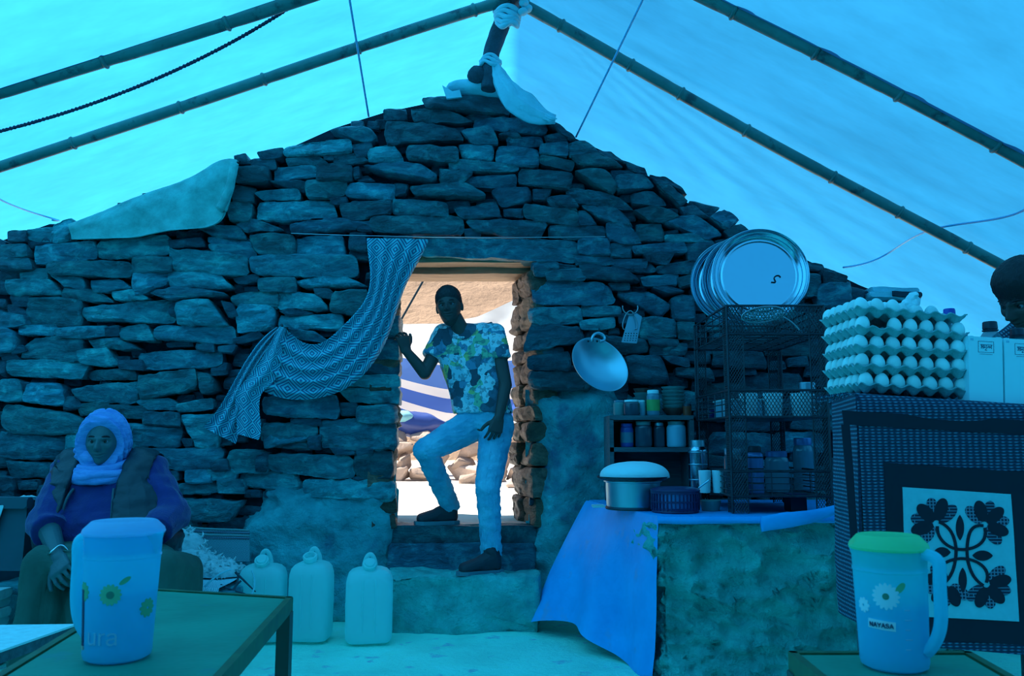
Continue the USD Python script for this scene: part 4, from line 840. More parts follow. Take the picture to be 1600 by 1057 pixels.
# pattern of nested diamonds in the cloth's own coordinates
def diamond(name, a, b, c, ku, kv):
    n = {'uv': ('uvmap', {'attribute': 'st'}), 'sx': ('separate_xyz', {}), 'mu': ('math', {'math_type': 'multiply', 'value2': ku}), 'mv': ('math', {'math_type': 'multiply', 'value2': kv}), 'pu': ('math', {'math_type': 'pingpong', 'value2': .5}), 'pv': ('math', {'math_type': 'pingpong', 'value2': .5}), 'ad': ('math', {'math_type': 'add'}),
         'k': ('math', {'math_type': 'multiply', 'value2': 3.0}), 'fr': ('math', {'math_type': 'fraction'}), 'r': ('rgb_ramp', {'interpolate': False, 'ramp': [(0, a), (.22, b), (.55, c), (.62, a), (.80, b)]}), 'p': ('principled_bsdf', {'roughness': .8, 'sheen_weight': .2})}
    L[name] = usdkit.material(stage, '/World/Looks/' + name, n, [('uv.UV', 'sx.vector'), ('sx.x', 'mu.value1'), ('sx.y', 'mv.value1'), ('mu.value', 'pu.value1'), ('mv.value', 'pv.value1'), ('pu.value', 'ad.value1'), ('pv.value', 'ad.value2'), ('ad.value', 'k.value1'), ('k.value', 'fr.value1'), ('fr.value', 'r.fac'), ('r.color', 'p.base_color')], surface='p.BSDF')
diamond('curtain_print', (.015, .13, .26), (.10, .56, .64), (.010, .06, .14), 3.0, 8.0)
diamond('mat_print', (.04, .13, .16), (.12, .36, .40), (.03, .09, .12), 14.0, 3.0)
diamond('spread_print', (.30, .62, .70), (.45, .80, .86), (.10, .28, .40), 12.0, 6.0)

# ------------------------------------------------------------------ cloth hanging on the wall
burl = []
top_e = [(107, 352), (160, 332), (240, 300), (310, 272), (362, 250), (371, 252)]; bot_e = [(112, 374), (160, 374), (240, 366), (300, 357), (345, 345), (352, 336)]
te, be = spline([(*p, 0) for p in top_e], 70)[:, :2], spline([(*p, 0) for p in bot_e], 70)[:, :2]
P = np.zeros((70, 26, 3))
for j, q in enumerate(np.linspace(0, 1, 26)):
    px, py = te[:, 0] * (1 - q) + be[:, 0] * q, te[:, 1] * (1 - q) + be[:, 1] * q
    Yq = 4.86 - .05 * math.sin(min(q * 3, 1) * PI / 2) + .0 * q
    P[:, j] = at(px, py, Yq); P[:, j, 1] += .014 * np.sin(px / 17 + q * 2) * q + .035 * nz(P[:, j] * [1, 1, .6], 9, 3, 5)
topfold = P[:, :1].copy(); back_ = np.concatenate([P[:, :1] + np.array([0, .30, -.02]), P[:, :1] + np.array([0, .16, .012]), P[:, :1] + np.array([0, .05, .012])], 1)
t = thing('burlap_sack', 'greenish burlap sacking folded over the left slope of the stone wall', 'sack', P[35, 10])
obj('sacking', shift(thick(np.concatenate([back_, P], 1), .012), P[35, 10]), L['sackcloth'], t, True)
hem = spline([at(366, 255, 4.79), at(360, 285, 4.78), at(350, 315, 4.78), at(342, 328, 4.775)], 24)
obj('rolled_hem', shift(wob(tube(hem, np.linspace(.022, .026, 24), 10), .006, 16), P[35, 10]), L['sackcloth'], t, True)
obj('folded_edge', shift(wob(tube(spline([at(370, 256, 4.80), at(364, 288, 4.80), at(352, 330, 4.79)], 20), .012, 8), .004, 16), P[35, 10]), L['sackcloth'], t, True)

wp = [at(455, 365, 4.83), at(700, 371, 4.80), at(946, 370, 4.84)]
tag(obj('curtain_wire', tube(spline(wp, 30), .0035, 6), L['wire'], None, True), 'thin wire strung along the wall above the doorway', 'wire')
e1 = [(573, 372), (576, 405), (578, 440), (568, 472), (545, 500), (520, 524), (495, 538), (468, 532), (450, 517), (437, 509)]
e2 = [(670, 374), (656, 405), (634, 447), (620, 487), (604, 532), (578, 575), (546, 604), (508, 620), (462, 625), (402, 606)]
def sheet(e1, e2, nu, nv, Y0, amp, k, ph, seed, bulge=.03):
    a, b = spline([(*p, 0) for p in e1], nu)[:, :2], spline([(*p, 0) for p in e2], nu)[:, :2]
    P = np.zeros((nu, nv, 3)); U = np.zeros((nu, nv, 2))
    s = np.linspace(0, 1, nu)
    for j, q in enumerate(np.linspace(0, 1, nv)):
        px, py = a[:, 0] * (1 - q) + b[:, 0] * q, a[:, 1] * (1 - q) + b[:, 1] * q
        Y = Y0 - bulge * np.sin(q * PI) - amp * np.sin(k * q * 2 * PI + ph + s * 2.0 + .8 * math.sin(seed + 3 * q)) * np.clip(s * 6 + .5, 0, 1)
        P[:, j] = at(px, py, Y); U[:, j] = np.stack([s * 0 + q, s], 1)
    P[..., 1] += .02 * nz(P, 6, seed); return P, U
t = thing('curtain', 'blue diamond-patterned curtain swept aside from the doorway and hooked to the left', 'curtain', at(575, 372, 4.8)); co = at(575, 372, 4.8)
P, U = sheet(e1, e2, 120, 64, 4.785, .020, 4.5, .3, 3)
U[..., 1] *= 1.2
obj('drape', shift(grid(P), co), L['curtain_print'], t, True, uv=U.reshape(-1, 2))
P, U = sheet([(432, 511), (404, 536), (372, 585), (340, 640), (317, 668)], [(446, 513), (424, 545), (398, 590), (382, 640), (368, 694)], 70, 40, 4.79, .018, 2.5, 1.0, 5, .02)
obj('drape_tail', shift(grid(P), co), L['curtain_print'], t, True, uv=U.reshape(-1, 2) * [.6, .8])
P, U = sheet([(438, 510), (412, 555), (388, 590), (371, 612), (368, 645), (369, 678)], [(448, 514), (440, 560), (428, 596), (410, 614), (406, 650), (404, 688)], 60, 30, 4.76, .014, 1.5, 2.0, 6, .03)
obj('drape_tail', shift(grid(P), co), L['curtain_print'], t, True, uv=U.reshape(-1, 2) * [.5, .8])
pg = at(440, 510, 4.86); obj('peg', shift(tube([pg, at(440, 508, 4.74)], [.010, .008], 8), co), L['wood_dark'], t, True)

# kadai hung on the wall
c = at(937, 570, 4.74); t = thing('wok', 'shallow bright steel wok hanging on the stone wall right of the doorway', 'pan', c)
axn = unit([.30, -1, .42]); M = orient([0, 0, 0], unit(np.cross(axn, [.5, 0, -.6])), axn)
prof = [(0, -.075), (.05, -.072), (.10, -.055), (.14, -.028), (.172, .0), (.180, .004), (.180, .008), (.168, .004), (.136, -.022), (.097, -.048), (.05, -.063), (0, -.066)]
M[:3, 3] = 0; obj('bowl', place(lathe(prof, 56, 1.0, .86), M), L['steel_dull'], t, 50)
for k in (-1, 1): obj('rivet', place(tm(m3.Manifold.sphere(.007, 12)), trimesh.transformations.translation_matrix(at(922 + 4 + 7 * k, 533.5, 4.695) - c)), L['dark_metal'], t, True)
hd = spline([at(925, 534, 4.70), at(927, 525, 4.70), at(936, 521, 4.72), at(943, 525, 4.73), at(938, 534, 4.70)], 24); obj('handle', shift(tube(hd, .009, 8), c), L['steel_dull'], t, True)
obj('hook', shift(tube([at(936, 519, 4.72), at(936, 514, 4.88)], .005, 8), c), L['dark_metal'], t, True)
# grater
c = at(985, 510, 4.78); t = thing('grater', 'small flat metal grater hanging from two wire loops on the wall', 'grater', c)
pl = Polygon([(-.034, -.092), (.050, -.098), (.054, .055), (.018, .075), (-.016, .06)]).buffer(.004)
holes = [Point(-.02 + .016 * i, -.085 + .014 * j).buffer(.0035, 4) for i in range(5) for j in range(4)]
M = mat4(np.array([0, 0, 0]), unit([1, .1, 0]), unit([.18, 0, 1]), unit(np.cross([1, .1, 0], [.18, 0, 1]))); obj('plate', place(extrude(pl.difference(unary_union(holes)), .003), M), L['steel_dull'], t, 30)
for k, pts in enumerate(([(977, 545 - 30), (978, 492), (985, 486), (991, 492), (992, 515)], [(973, 478), (976, 488), (985, 492), (994, 488), (996, 478)])):
    obj('wire_loop', shift(tube(spline([at(x, y, 4.76) for x, y in pts], 20), .004, 6), c), L['wire'], t, True)
# folded sacking on the wall's right end
c = at(1392, 462, 4.95); t = thing('folded_sack', 'folded pale sacking lying on the low right end of the wall behind the eggs', 'sack', c)
obj('fold', wob(place(cat_([bx(.30, .22, .035, (0, .04, -.03), .014).subdivide().subdivide().subdivide(), bx(.28, .20, .03, (.01, .05, .008), .012).subdivide().subdivide().subdivide()]), rotm([0, 1, 0], 2)), .012, 9, 4), L['pale_cloth'], t, 60)
obj('fold_band', wob(place(bx(.17, .03, .030, (.06, -.075, -.02), .01).subdivide().subdivide(), rotm([0, 1, 0], 2)), .006, 9, 4), L['dark_metal'], t, 60)

# ------------------------------------------------------------------ ledge on the left and what lies on it
lt = thing('ledge', 'low mud ledge along the foot of the wall behind the seated woman', 'ledge', kind='structure'); lt.ClearCustomDataByKey('category')
obj('ledge_top', rough_block(-3.9, -1.36, 4.12, 4.95, -.03, .275, 13, .016), L['mud'], lt, True)
c = np.array([-1.75, 4.5, .285])
xs, ys = np.linspace(-.42, .34, 60), np.linspace(-.42, .24, 46); X, Y = np.meshgrid(xs, ys, indexing='ij'); Z = .012 + .016 * (nz(np.stack([X, Y, X * 0], -1), 6, 5) + .5); Z = np.where(Y < -.37, Z - (-.37 - Y) * 3.5, Z)
t = thing('bedspread', 'pale patterned cloth spread over the ledge beside the woman', 'cloth', c); U = np.stack([(X + .42) / .7, (Y + .42) / .66], -1)
obj('cloth', grid(np.stack([X, Y, Z], -1)), L['spread_print'], t, True, uv=U.reshape(-1, 2))
c = at(330, 874, 4.72); t = thing('woven_mat', 'woven mat with a diamond border standing upright against the wall', 'mat', c)
u, v = np.meshgrid(np.linspace(0, 1, 40), np.linspace(0, 1, 24), indexing='ij')
tl_, tr_, bl_, br_ = at(266, 822, 4.78), at(390, 828, 4.78), at(266, 880, 4.70), at(390, 878, 4.70)
P = tl_ * ((1 - u) * (1 - v))[..., None] + tr_ * (u * (1 - v))[..., None] + bl_ * ((1 - u) * v)[..., None] + br_ * (u * v)[..., None]; P[..., 1] += .01 * np.sin(u * 9)
P[..., 2] = np.maximum(P[..., 2], .29)
obj('weave', shift(grid(P), c), L['mat_print'], t, True, uv=np.stack([u, v], -1).reshape(-1, 2))
for k, (q0, q1) in enumerate(((0, .06), (.10, .16), (.20, .26), (.28, .31))):
    j0, j1 = int(q0 * 23), max(int(q1 * 23), int(q0 * 23) + 1); obj('border_stripe', shift(grid(P[:, j0:j1 + 1] + [0, -.006, 0]), c), L['check_cloth' if k % 2 else 'bowl_green'], t, True)
# sheepskin: curled locks over a low mound
rr = np.random.default_rng(3); c = np.array([-1.80, 4.50, .32]); t = thing('sheepskin', 'fluffy pale sheepskin heaped on the ledge in front of the woven mat', 'sheepskin', c)
ms = tm(m3.Manifold.sphere(1, 48).scale((.25, .14, .10)).translate((.0, .02, .02))); ms2 = tm(m3.Manifold.sphere(1, 40).scale((.17, .11, .11)).translate((-.02, .08, .10))); ms3 = tm(m3.Manifold.sphere(1, 32).scale((.12, .10, .06)).translate((.26, -.02, .0)))
mound = tm(m3.Manifold.batch_boolean([man(m) for m in (ms, ms2, ms3)], m3.OpType.Add).refine_to_length(.012)); mound.merge_vertices()
p = np.asarray(mound.vertices); mound.vertices = p + mound.vertex_normals * (.030 * nz(p, 16, 4, 3) + .028 * (.5 - np.abs(nz(p, 40, 8, 2))))[:, None]; mound.vertices[:, 2] = np.maximum(mound.vertices[:, 2], -.01)
obj('fleece', mound, L['wool'], t, True)
locks = []
for i in range(420):
    k = rr.integers(len(mound.vertices)); q = mound.vertices[k]; n_ = mound.vertex_normals[k]
    if n_[2] < -.2: continue
    a, b = rr.normal(size=3) * .012, rr.normal(size=3) * .016; locks.append(tube(spline([q - n_ * .004, q + n_ * .006 + a * .5, q + n_ * .008 + b * .8], 5), [.006, .0065, .006, .005, .002], 5))
obj('wool_locks', cat_(locks), L['wool'], t, True, kind='stuff')
# twigs and a dark bundle between the ledge and the cans
c = at(362, 916, 4.2); t = thing('twig_bundle', 'small heap of dark twigs beside the leftmost jerrycan', 'twigs', c)
for i in range(7):
    a = rr.normal(size=3) * [.06, .03, .02]; d = unit(rr.normal(size=3) * [1, .4, .7]); obj('twig', tube(spline([a - d * .07, a + rr.normal(size=3) * .008, a + d * .07], 8), np.linspace(.006, .003, 8), 6), L['pale_cloth' if i % 3 == 0 else 'bark'], t, True)
# the box, papers and cloths at the far left edge
c = at(2, 892, 3.98); t = thing('carton_box', 'grey-green box standing at the far left edge beside the woman', 'box', c)
bxm = bx(.40, .26, .32, (-.10, .12, .0), .01); obj('body', place(bxm, rotm([0, 1, 0], 1)), L['grey_board'], t, 30); obj('flap', place(bx(.42, .05, .05, (-.09, -.01, .285), .012), rotm([0, 0, 1], -2)), L['grey_board'], t, 30)
pp = extrude(Polygon([(-.13, -.02), (.0, .0), (.035, .13), (-.13, .12)]).buffer(.006), .004); obj('paper_label', place(pp, mat4(np.array([-.03, -.035, .165]), [1, 0, 0], [0, 0, 1], [0, -1, 0])), L['paper'], t, 30, label='pale sheet of paper stuck on the box front')
c = np.array([-2.42, 3.86, .0]); t = thing('cloth_stack', 'stack of folded pale patterned cloths below the grey box', 'cloth', c)
for i in range(4): obj('folded_cloth', wob(bx(.34, .24, .040, (-.07 + .01 * (i % 2), 0, .17 + .041 * i), .015).subdivide().subdivide().subdivide(), .006, 9, i), L['newsprint' if i % 2 else 'paper'], t, 60)
obj('stool', bx(.34, .24, .17, (-.07, 0, .0), .012), L['vest'], t, 30)
for i, (px, py, s, m) in enumerate(((45, 786, .056, 'wool'), (18, 788, .046, 'pale_cloth'), (70, 790, .040, 'white_cloth'), (-8, 786, .055, 'bark'))):
    c = at(px, py, 4.55); q = tm(m3.Manifold.sphere(s, 40).scale((1.2, .8, .62))); tag(obj('crumpled_bag', shift(place(wob(wob(q, .022, 14, i), .010, 40, i + 9), trimesh.transformations.translation_matrix(c)), (0, 0, 0)), L[m], None, 50),
        ['white crumpled cloth, largest of the bundles left of the woman', 'pale grey crumpled bag among the bundles at the far left', 'small white crumpled bag nearest the shoulder of the woman', 'dark crumpled bag at the left picture edge'][i], 'bag')
# shelf board that carries the bundles and the low bench in front
t = thing('plank_shelf', 'dark plank on a block carrying the crumpled bags at the far left', 'shelf', at(20, 800, 4.55)); obj('plank', bx(.75, .30, .03, (-.22, .02, -.055), .006), L['wood_dark'], t, 30); obj('block', bx(.5, .25, .32, (-.25, .04, -.375), .02), L['grey_board'], t, 30)
bz = .43; q = [atz(-140, 980, bz), atz(116, 977, bz)]; q += [q[1] + [-.12, -1.2, 0], q[0] + [-.12, -1.2, 0]]
t = thing('low_bench', 'low bench at the left edge covered with a pale printed cloth', 'bench', q[0])
bp = Polygon([(a[0], a[1]) for a in q]); m = extrude(bp, .03); m.apply_translation([0, 0, bz - .035]); obj('seat', shift(m, q[0]), L['wood_dark'], t, 30)
m = extrude(bp.buffer(.004), .006); m.apply_translation([0, 0, bz - .004]); obj('cloth_cover', shift(m, q[0]), L['newsprint'], t, 30)
for a, b in ((.05, .93), (.94, .93), (.05, .07), (.94, .07)):
    x = q[3] * (1 - a) * (1 - b) + q[2] * a * (1 - b) + q[0] * (1 - a) * b + q[1] * a * b; obj('leg', shift(bx(.05, .05, bz - .035, (x[0], x[1], 0), .004), q[0]), L['dark_leg'], t, 30)

# ------------------------------------------------------------------ jerrycans
def superell(a, b, n=40, e=4.2):
    th = np.linspace(0, 2 * PI, n, endpoint=False); c, s = np.cos(th), np.sin(th)
    return np.stack([a * np.sign(c) * np.abs(c) ** (2 / e), b * np.sign(s) * np.abs(s) ** (2 / e)], 1)
def jerrycan(name, label, loc, rz, w, h, tilt, open_):
    t = thing(name, label, 'jerrycan', loc, rz)
    rows = []
    for z, k in [(0, .86), (.006, .93), (.022, .985), (.05, 1.0), (.10, .995), (h * .5, 1.01), (h * .80, 1.0), (h * .86, .975), (h * .93, .90), (h * .975, .76), (h, .55), (h + .003, .30)]:
        r = superell(w / 2 * k, .092 * k, 56); dent = .004 * np.sin(r[:, 0] * 90) * (1 if .08 < z < h * .8 else 0); rows.append(np.stack([r[:, 0], r[:, 1] + 0 * dent, np.full(56, z)], 1))
    b = loft(rows); p = np.asarray(b.vertices); obj('body', wob(b, .003, 9, int(w * 1e4)), L['jerrycan_plastic'], t, True)
    for k in (-1, 1): obj('seam_rib', tube(spline([(k * w * .13, -.090, h * .15), (k * w * .13, -.0935, h * .5), (k * w * .13, -.090, h * .86)], 20), .0035, 6), L['jerrycan_plastic'], t, True)
    M = trimesh.transformations.translation_matrix([0, -.02, h - .012]) @ rotm([1, 0, 0], tilt)
    nk_ = [(.0, 0), (.034, 0), (.033, .018), (.030, .030), (.036, .034), (.037, .052), (.034, .056), (.027, .056), (.025, .03), (0, .03)]
    n_ = obj('neck', place(lathe(nk_, 30), M), L['jerrycan_plastic'], t, 40)
    if not open_: obj('cap', place(lathe([(0, .05), (.026, .05), (.027, .058), (.024, .064), (0, .066)], 24), M), L['jerrycan_plastic'], t, 40)
    obj('handle', tube(spline([(-.022, .045, h - .01), (-.022, .04, h + .035), (0, .035, h + .062), (.022, .04, h + .035), (.022, .045, h - .01)], 24), .012, 10), L['jerrycan_plastic'], t, True)
    return t
def floor_at(px, py): return atz(px, py, 0.0)
jerrycan('jerrycan', 'leftmost of the three pale jerrycans, partly behind the green table', floor_at(409, 1006) + [-.03, .09, 0], 4, .232, .375, 42, False)
jerrycan('jerrycan', 'tallest pale jerrycan with its open mouth up, middle of the three', floor_at(487, 1005) + [-.03, .09, 0], -3, .212, .385, 28, True)
jerrycan('jerrycan', 'rightmost of the three pale jerrycans, nearest the doorstep', floor_at(577, 1008) + [-.02, .09, 0], 9, .236, .360, 40, False)

# ------------------------------------------------------------------ tables and jugs in front
def bench_table(name, label, BL, BR, FR, FL, z, legs):
    t = thing(name, label, 'table', (BL + BR) / 2 * [1, 1, 0]); o = (BL + BR) / 2 * [1, 1, 0]
    q = [np.array([*p[:2]]) for p in (BL, BR, FR, FL)]; pg = Polygon(q)
    m = extrude(pg.buffer(-.010, join_style=2), .010); m.apply_translation([0, 0, z - .012]); obj('top', shift(m, o), L['green_top'], t, 30)
    for i in range(4):
        a, b = np.array([*q[i], z - .018]), np.array([*q[(i + 1) % 4], z - .018]); d = b - a; ln = np.linalg.norm(d); mid = (a + b) / 2
        r = bx(ln + .012, .014, .034, (0, 0, -.015), .003); r.apply_transform(mat4(mid, d / ln, np.cross([0, 0, 1], d / ln), [0, 0, 1])); obj('rim', shift(r, o), L['green_rim'], t, 30)
    for i in legs:
        x = q[i] + (pg.centroid.coords[0] - q[i]) * .035; obj('leg', shift(bx(.030, .030, z - .03, (x[0], x[1], 0), .003), o), L['dark_leg'], t, 30)
    return t
TZ = .64
BR, BL = atz(452, 934, TZ), atz(222, 920, TZ); dR, dL = atz(340, 1057, TZ) - BR, atz(0, 1032, TZ) - BL
bench_table('green_table', 'narrow green metal table at the lower left with the lilac-lidded jug', BL, BR, BR + dR * 1.55, BL + dL * 1.02 + [.08, -.25, 0], TZ, (0, 1, 2, 3))
BL, BR = atz(1239, 1020, TZ), atz(1512, 1020, TZ); dL, dR = atz(1284, 1057, TZ) - BL, atz(1577, 1057, TZ) - BR
bench_table('green_table', 'narrow green metal table at the lower right with the green-lidded jug', BL, BR, BR + dR * 3.6, BL + dL * 3.6, TZ, (0, 1, 2, 3))

def on_wall(poly, rfun, z0, a0, h=.0008, dense=.004):
    """A flat print in (arc, height) laid on the round wall of a jug: arc along the surface from angle a0."""
    m = extrude(poly, h); m = m.subdivide().subdivide(); v = np.asarray(m.vertices).copy(); z = v[:, 1] + z0; r = rfun(z); a = a0 + v[:, 0] / r
    m.vertices = np.stack([(r + v[:, 2]) * np.cos(a), (r + v[:, 2]) * np.sin(a), z], 1); return m
def petals(n, r0, r1, w, ph=0): return unary_union([affinity.translate(affinity.rotate(affinity.scale(Point(0, 0).buffer(1, 6), (r1 - r0) / 2, w), math.degrees(2 * PI * i / n + ph), origin=(0, 0)), (r0 + r1) / 2 * math.cos(2 * PI * i / n + ph), (r0 + r1) / 2 * math.sin(2 * PI * i / n + ph)) for i in range(n)])
def textpoly(s, h):
    tmh = meshkit.text_mesh(s, h, .001); return tmh
def jug(label, loc, rz, lid, collar, handle_a, H=.208, rb=.0535, rt=.0625):
    t = thing('water_jug', label, 'jug', loc, rz)
    rf = lambda z: rb + (rt - rb) * np.clip(np.asarray(z) / H, 0, 1)
    prof = [(0, .0), (rb - .008, .0), (rb - .001, .004), (rb + .001, .012)] + [(float(rf(z)), z) for z in np.linspace(.02, H * .80, 10)] + [(float(rf(H * .80)) + .0012, H * .805), (float(rf(H * .82)) + .0012, H * .82), (float(rf(H * .83)), H * .828), (rt, H)]
    inner = [(r - .0022 if r > 0 else 0, max(z, .0035)) for r, z in prof[::-1]]
    obj('body', lathe(prof, 56), L['jug_plastic'], t, 40)
    obj('collar', lathe([(rt - .004, H * .84), (rt - .0028, H * .84), (rt - .0028, H), (rt - .004, H)], 48), collar, t, 40)
    obj('lid', lathe([(0, H + .016), (rt * .72, H + .017), (rt * .80, H + .019), (rt * .84, H + .018), (rt + .002, H + .006), (rt + .004, H), (rt + .002, H - .004), (rt - .002, H - .002), (0, H + .008)][::-1], 56), lid, t, 35)
    lz = .55 * H; obj('water', lathe([(0, .006), (rb - .009, .006), (rb - .0045, .012), (float(rf(lz)) - .004, lz), (0, lz)], 48), L['water'], t, 40)
    d = np.array([math.cos(handle_a), math.sin(handle_a), 0]); P = lambda r, z: d * r + [0, 0, z]
    hp = spline([P(rt - .006, H * .955), P(rt + .006, H * .955), P(rt + .017, H * .925), P(rt + .020, H * .80), P(rt + .019, H * .55), P(rt + .016, H * .38), P(rt + .003, H * .22), P(rb - .001, H * .16)], 60)
    hm_ = tube(hp, .0095, 12); n_ = np.cross(d, [0, 0, 1.0]); v = np.asarray(hm_.vertices); hm_.vertices = v + np.outer(v @ n_, n_) * .35
    obj('handle', hm_, L['jug_handle'], t, True)
    sp = -d; s0 = np.array([sp * (rt - .004) + [0, 0, H * .86], sp * (rt + .010) + [0, 0, H * .985]]); q = np.cross(sp, [0, 0, 1.0])
    obj('spout', tm(m3.Manifold.batch_hull([m3.Manifold.sphere(.003, 10).translate(tuple(x)) for x in (sp * (rt - .004) + [0, 0, H * .82], sp * (rt - .006) + q * .022 + [0, 0, H * .985], sp * (rt - .006) - q * .022 + [0, 0, H * .985], sp * (rt + .007) + [0, 0, H * .985])])), L['jug_handle'], t, 40)
    return t, rf
jl_, rf = jug('lilac-lidded translucent water jug with yellow flower prints on the left table', atz(183, 1028, TZ), 0, L['jug_lid'], L['lid_collar'], math.radians(172))
A0 = -PI / 2
def pr(parent, name, poly, rf, z, ax, m, h=.0008): obj(name, on_wall(poly, rf, z, ax, h), L[m], parent, 60)
f1 = petals(14, .002, .0175, .0036); pr(jl_, 'flower_print', f1, rf, .112, A0 + .16, 'flower_yellow'); pr(jl_, 'flower_print', Point(0, 0).buffer(.006), rf, .112, A0 + .16, 'flower_eye', .0014)
pr(jl_, 'flower_print', petals(10, .002, .016, .004), rf, .115, A0 - .78, 'leaf_green'); pr(jl_, 'flower_print', petals(10, .002, .016, .004), rf, .085, A0 + 1.25, 'leaf_green')
pr(jl_, 'leaf_print', affinity.rotate(affinity.scale(Point(0, 0).buffer(1), .010, .004), 35), rf, .134, A0 + .52, 'leaf_green')
pr(jl_, 'level_strip', sbox(-.0045, -.045, .0045, .045), rf, .073, A0 - .84, 'print_dark', .0014); pr(jl_, 'strip_tip', sbox(-.0045, -.003, .0045, .003), rf, .0245, A0 - .84, 'print_tan', .0014)
def text_on(parent, s, hgt, rf, z, ax, m, bold=False, rot=0):
    q = meshkit.text_mesh(s, hgt, .0008, bold); q.apply_translation([-q.bounds[:, 0].mean(), -hgt / 2, 0]); q = q.subdivide(); v = np.asarray(q.vertices); zz = v[:, 1] + z; r = rf(zz); a = ax + v[:, 0] / r
    q.vertices = np.stack([(r + .0006 + v[:, 2]) * np.cos(a), (r + .0006 + v[:, 2]) * np.sin(a), zz], 1); obj('lettering', q, L[m], parent, False)
text_on(jl_, 'ura', .026, rf, .045, A0 - .05, 'print_grey')
jr_, rf = jug('green-lidded translucent water jug with white daisy print on the right table', atz(1398, 1042, TZ), 0, L['green_lid'], L['green_collar'], math.radians(-46), H=.190, rb=.0515, rt=.0575)
pr(jr_, 'flower_print', petals(16, .003, .021, .0034), rf, .118, A0 - .55, 'flower_pale'); pr(jr_, 'flower_print', Point(0, 0).buffer(.005), rf, .118, A0 - .55, 'flower_eye', .0014)
pr(jr_, 'leaf_print', affinity.rotate(affinity.scale(Point(0, 0).buffer(1), .010, .005), 50), rf, .132, A0 - .16, 'leaf_green'); pr(jr_, 'flower_print', petals(9, .002, .012, .003), rf, .100, A0 - 1.25, 'flower_pale')
pr(jr_, 'sticker', affinity.rotate(sbox(-.021, -.0070, .021, .0070), -3), rf, .073, A0 - .72, 'sticker'); text_on(jr_, 'NAYASA', .0066, lambda z: rf(z) + .0008, .073, A0 - .72, 'print_dark', True)
for i in range(5): pr(jr_, 'scale_print', sbox(-.004, -.0008, .004 + .003 * (i % 2), .0008), rf, .038 + .015 * i, A0 + .0, 'print_grey')
ORD = ["first", "second", "third", "fourth", "fifth", "sixth", "seventh"]
# ------------------------------------------------------------------ mud counter with the blue cloth
CZ = .67
cc = np.array([1.0, 3.78, 0.0])
t = thing('counter', 'rough stone-and-mud counter carrying the wire rack', 'counter', cc)
cp = Polygon([(.655, 3.76), (1.95, 3.76), (1.95, 4.79), (.44, 4.79)]).buffer(-.02).buffer(.02)
m = extrude(cp, CZ - .02 + .03); m.apply_translation([0, 0, -.03]); m = tm(man(m).refine_to_length(.02)); m.merge_vertices(); p = np.asarray(m.vertices); nn = m.vertex_normals
side = (np.abs(nn[:, 2]) < .6)
rid = 1 - 2 * np.abs(nz(p, 4.2, 71, 5)); rid2 = 1 - 2 * np.abs(nz(p * [1, 1, 1.8], 7.0, 75, 4)); h = .11 * nz(p, 3.4, 70, 4) + .055 * rid ** 6 + .045 * rid2 ** 5 - .05 + .07 * nz(p, 15, 72, 5) + .05 * np.clip((.12 - p[:, 2]) / .12, 0, 1)
m.vertices = p + nn * (h * side)[:, None]; obj('body', shift(m, cc), L['mud_counter'], t, True)
sl = extrude(cp.buffer(-.004), .035); sl.apply_translation([0, 0, CZ - .035]); obj('top_slab', shift(wob(tm(man(sl).refine_to_length(.05)), .004, 9), cc), L['mud'], t, 40)
t = thing('blue_tablecloth', 'bright blue plastic cloth draped over the mud counter and down its left end', 'cloth', cc)
topc = extrude(cp.buffer(.012), .005); topc.apply_translation([0, 0, CZ]); obj('top', shift(topc, cc), L['tarp_cloth'], t, 30)
nu, nv = 90, 60; s, q = np.meshgrid(np.linspace(0, 1, nu), np.linspace(0, 1, nv), indexing='ij')
E0, E1 = np.array([.415, 4.74, CZ + .006]), np.array([.645, 3.742, CZ + .006])
P = E0 * (1 - s)[..., None] + E1 * s[..., None]; out = unit([-1, -.24, 0])
fl = (.30 * (1 - s) ** 1.2 + .03) * q ** .9; P = P + out * fl[..., None]; zb = .03 + .06 * np.sin(s * 5)
P[..., 2] = (CZ + .006) * (1 - q) + zb * q + .012 * (1 - np.abs(2 * q - 1)) * 0
P += out * (.028 * np.sin(s * 15 + .6 * np.sin(q * 3)) * q + .02 * nz(P, 5, 12) * q)[..., None]
rnd = np.clip(1 - q / .05, 0, 1); P[..., 2] -= 0
obj('left_drape', shift(grid(P), cc), L['tarp_cloth'], t, True)
x = np.linspace(.640, 1.56, 60); a = np.linspace(0, 1, 14); XX, AA = np.meshgrid(x, a, indexing='ij'); dr = .030 + .012 * nz(np.stack([x * 4, x * 0, x * 0], -1), 1, 4)
lip = np.stack([XX, 3.752 - .020 * np.sin(AA * PI * .75), CZ + .006 - dr[:, None] * AA * (1 + .0 * XX)], -1); obj('front_lip', shift(grid(lip), cc), L['tarp_cloth'], t, True)
fp = [at(1190, 816, 3.70), at(1240, 808, 3.68), at(1290, 798, 3.70), at(1312, 790, 3.72)]; w_ = [.034, .034, .026, .018]
sp_ = spline(fp, 40); rows = []
for i, c in enumerate(sp_):
    an = np.linspace(0, 2 * PI, 20, endpoint=False); w = np.interp(i / 39, [0, .3, .7, 1], w_); rows.append(c + np.stack([0 * an, np.cos(an) * .016, np.sin(an) * w], 1) + [0, 0, -.01])
obj('folded_corner', shift(wob(loft(rows), .004, 14), cc), L['tarp_cloth'], t, True)

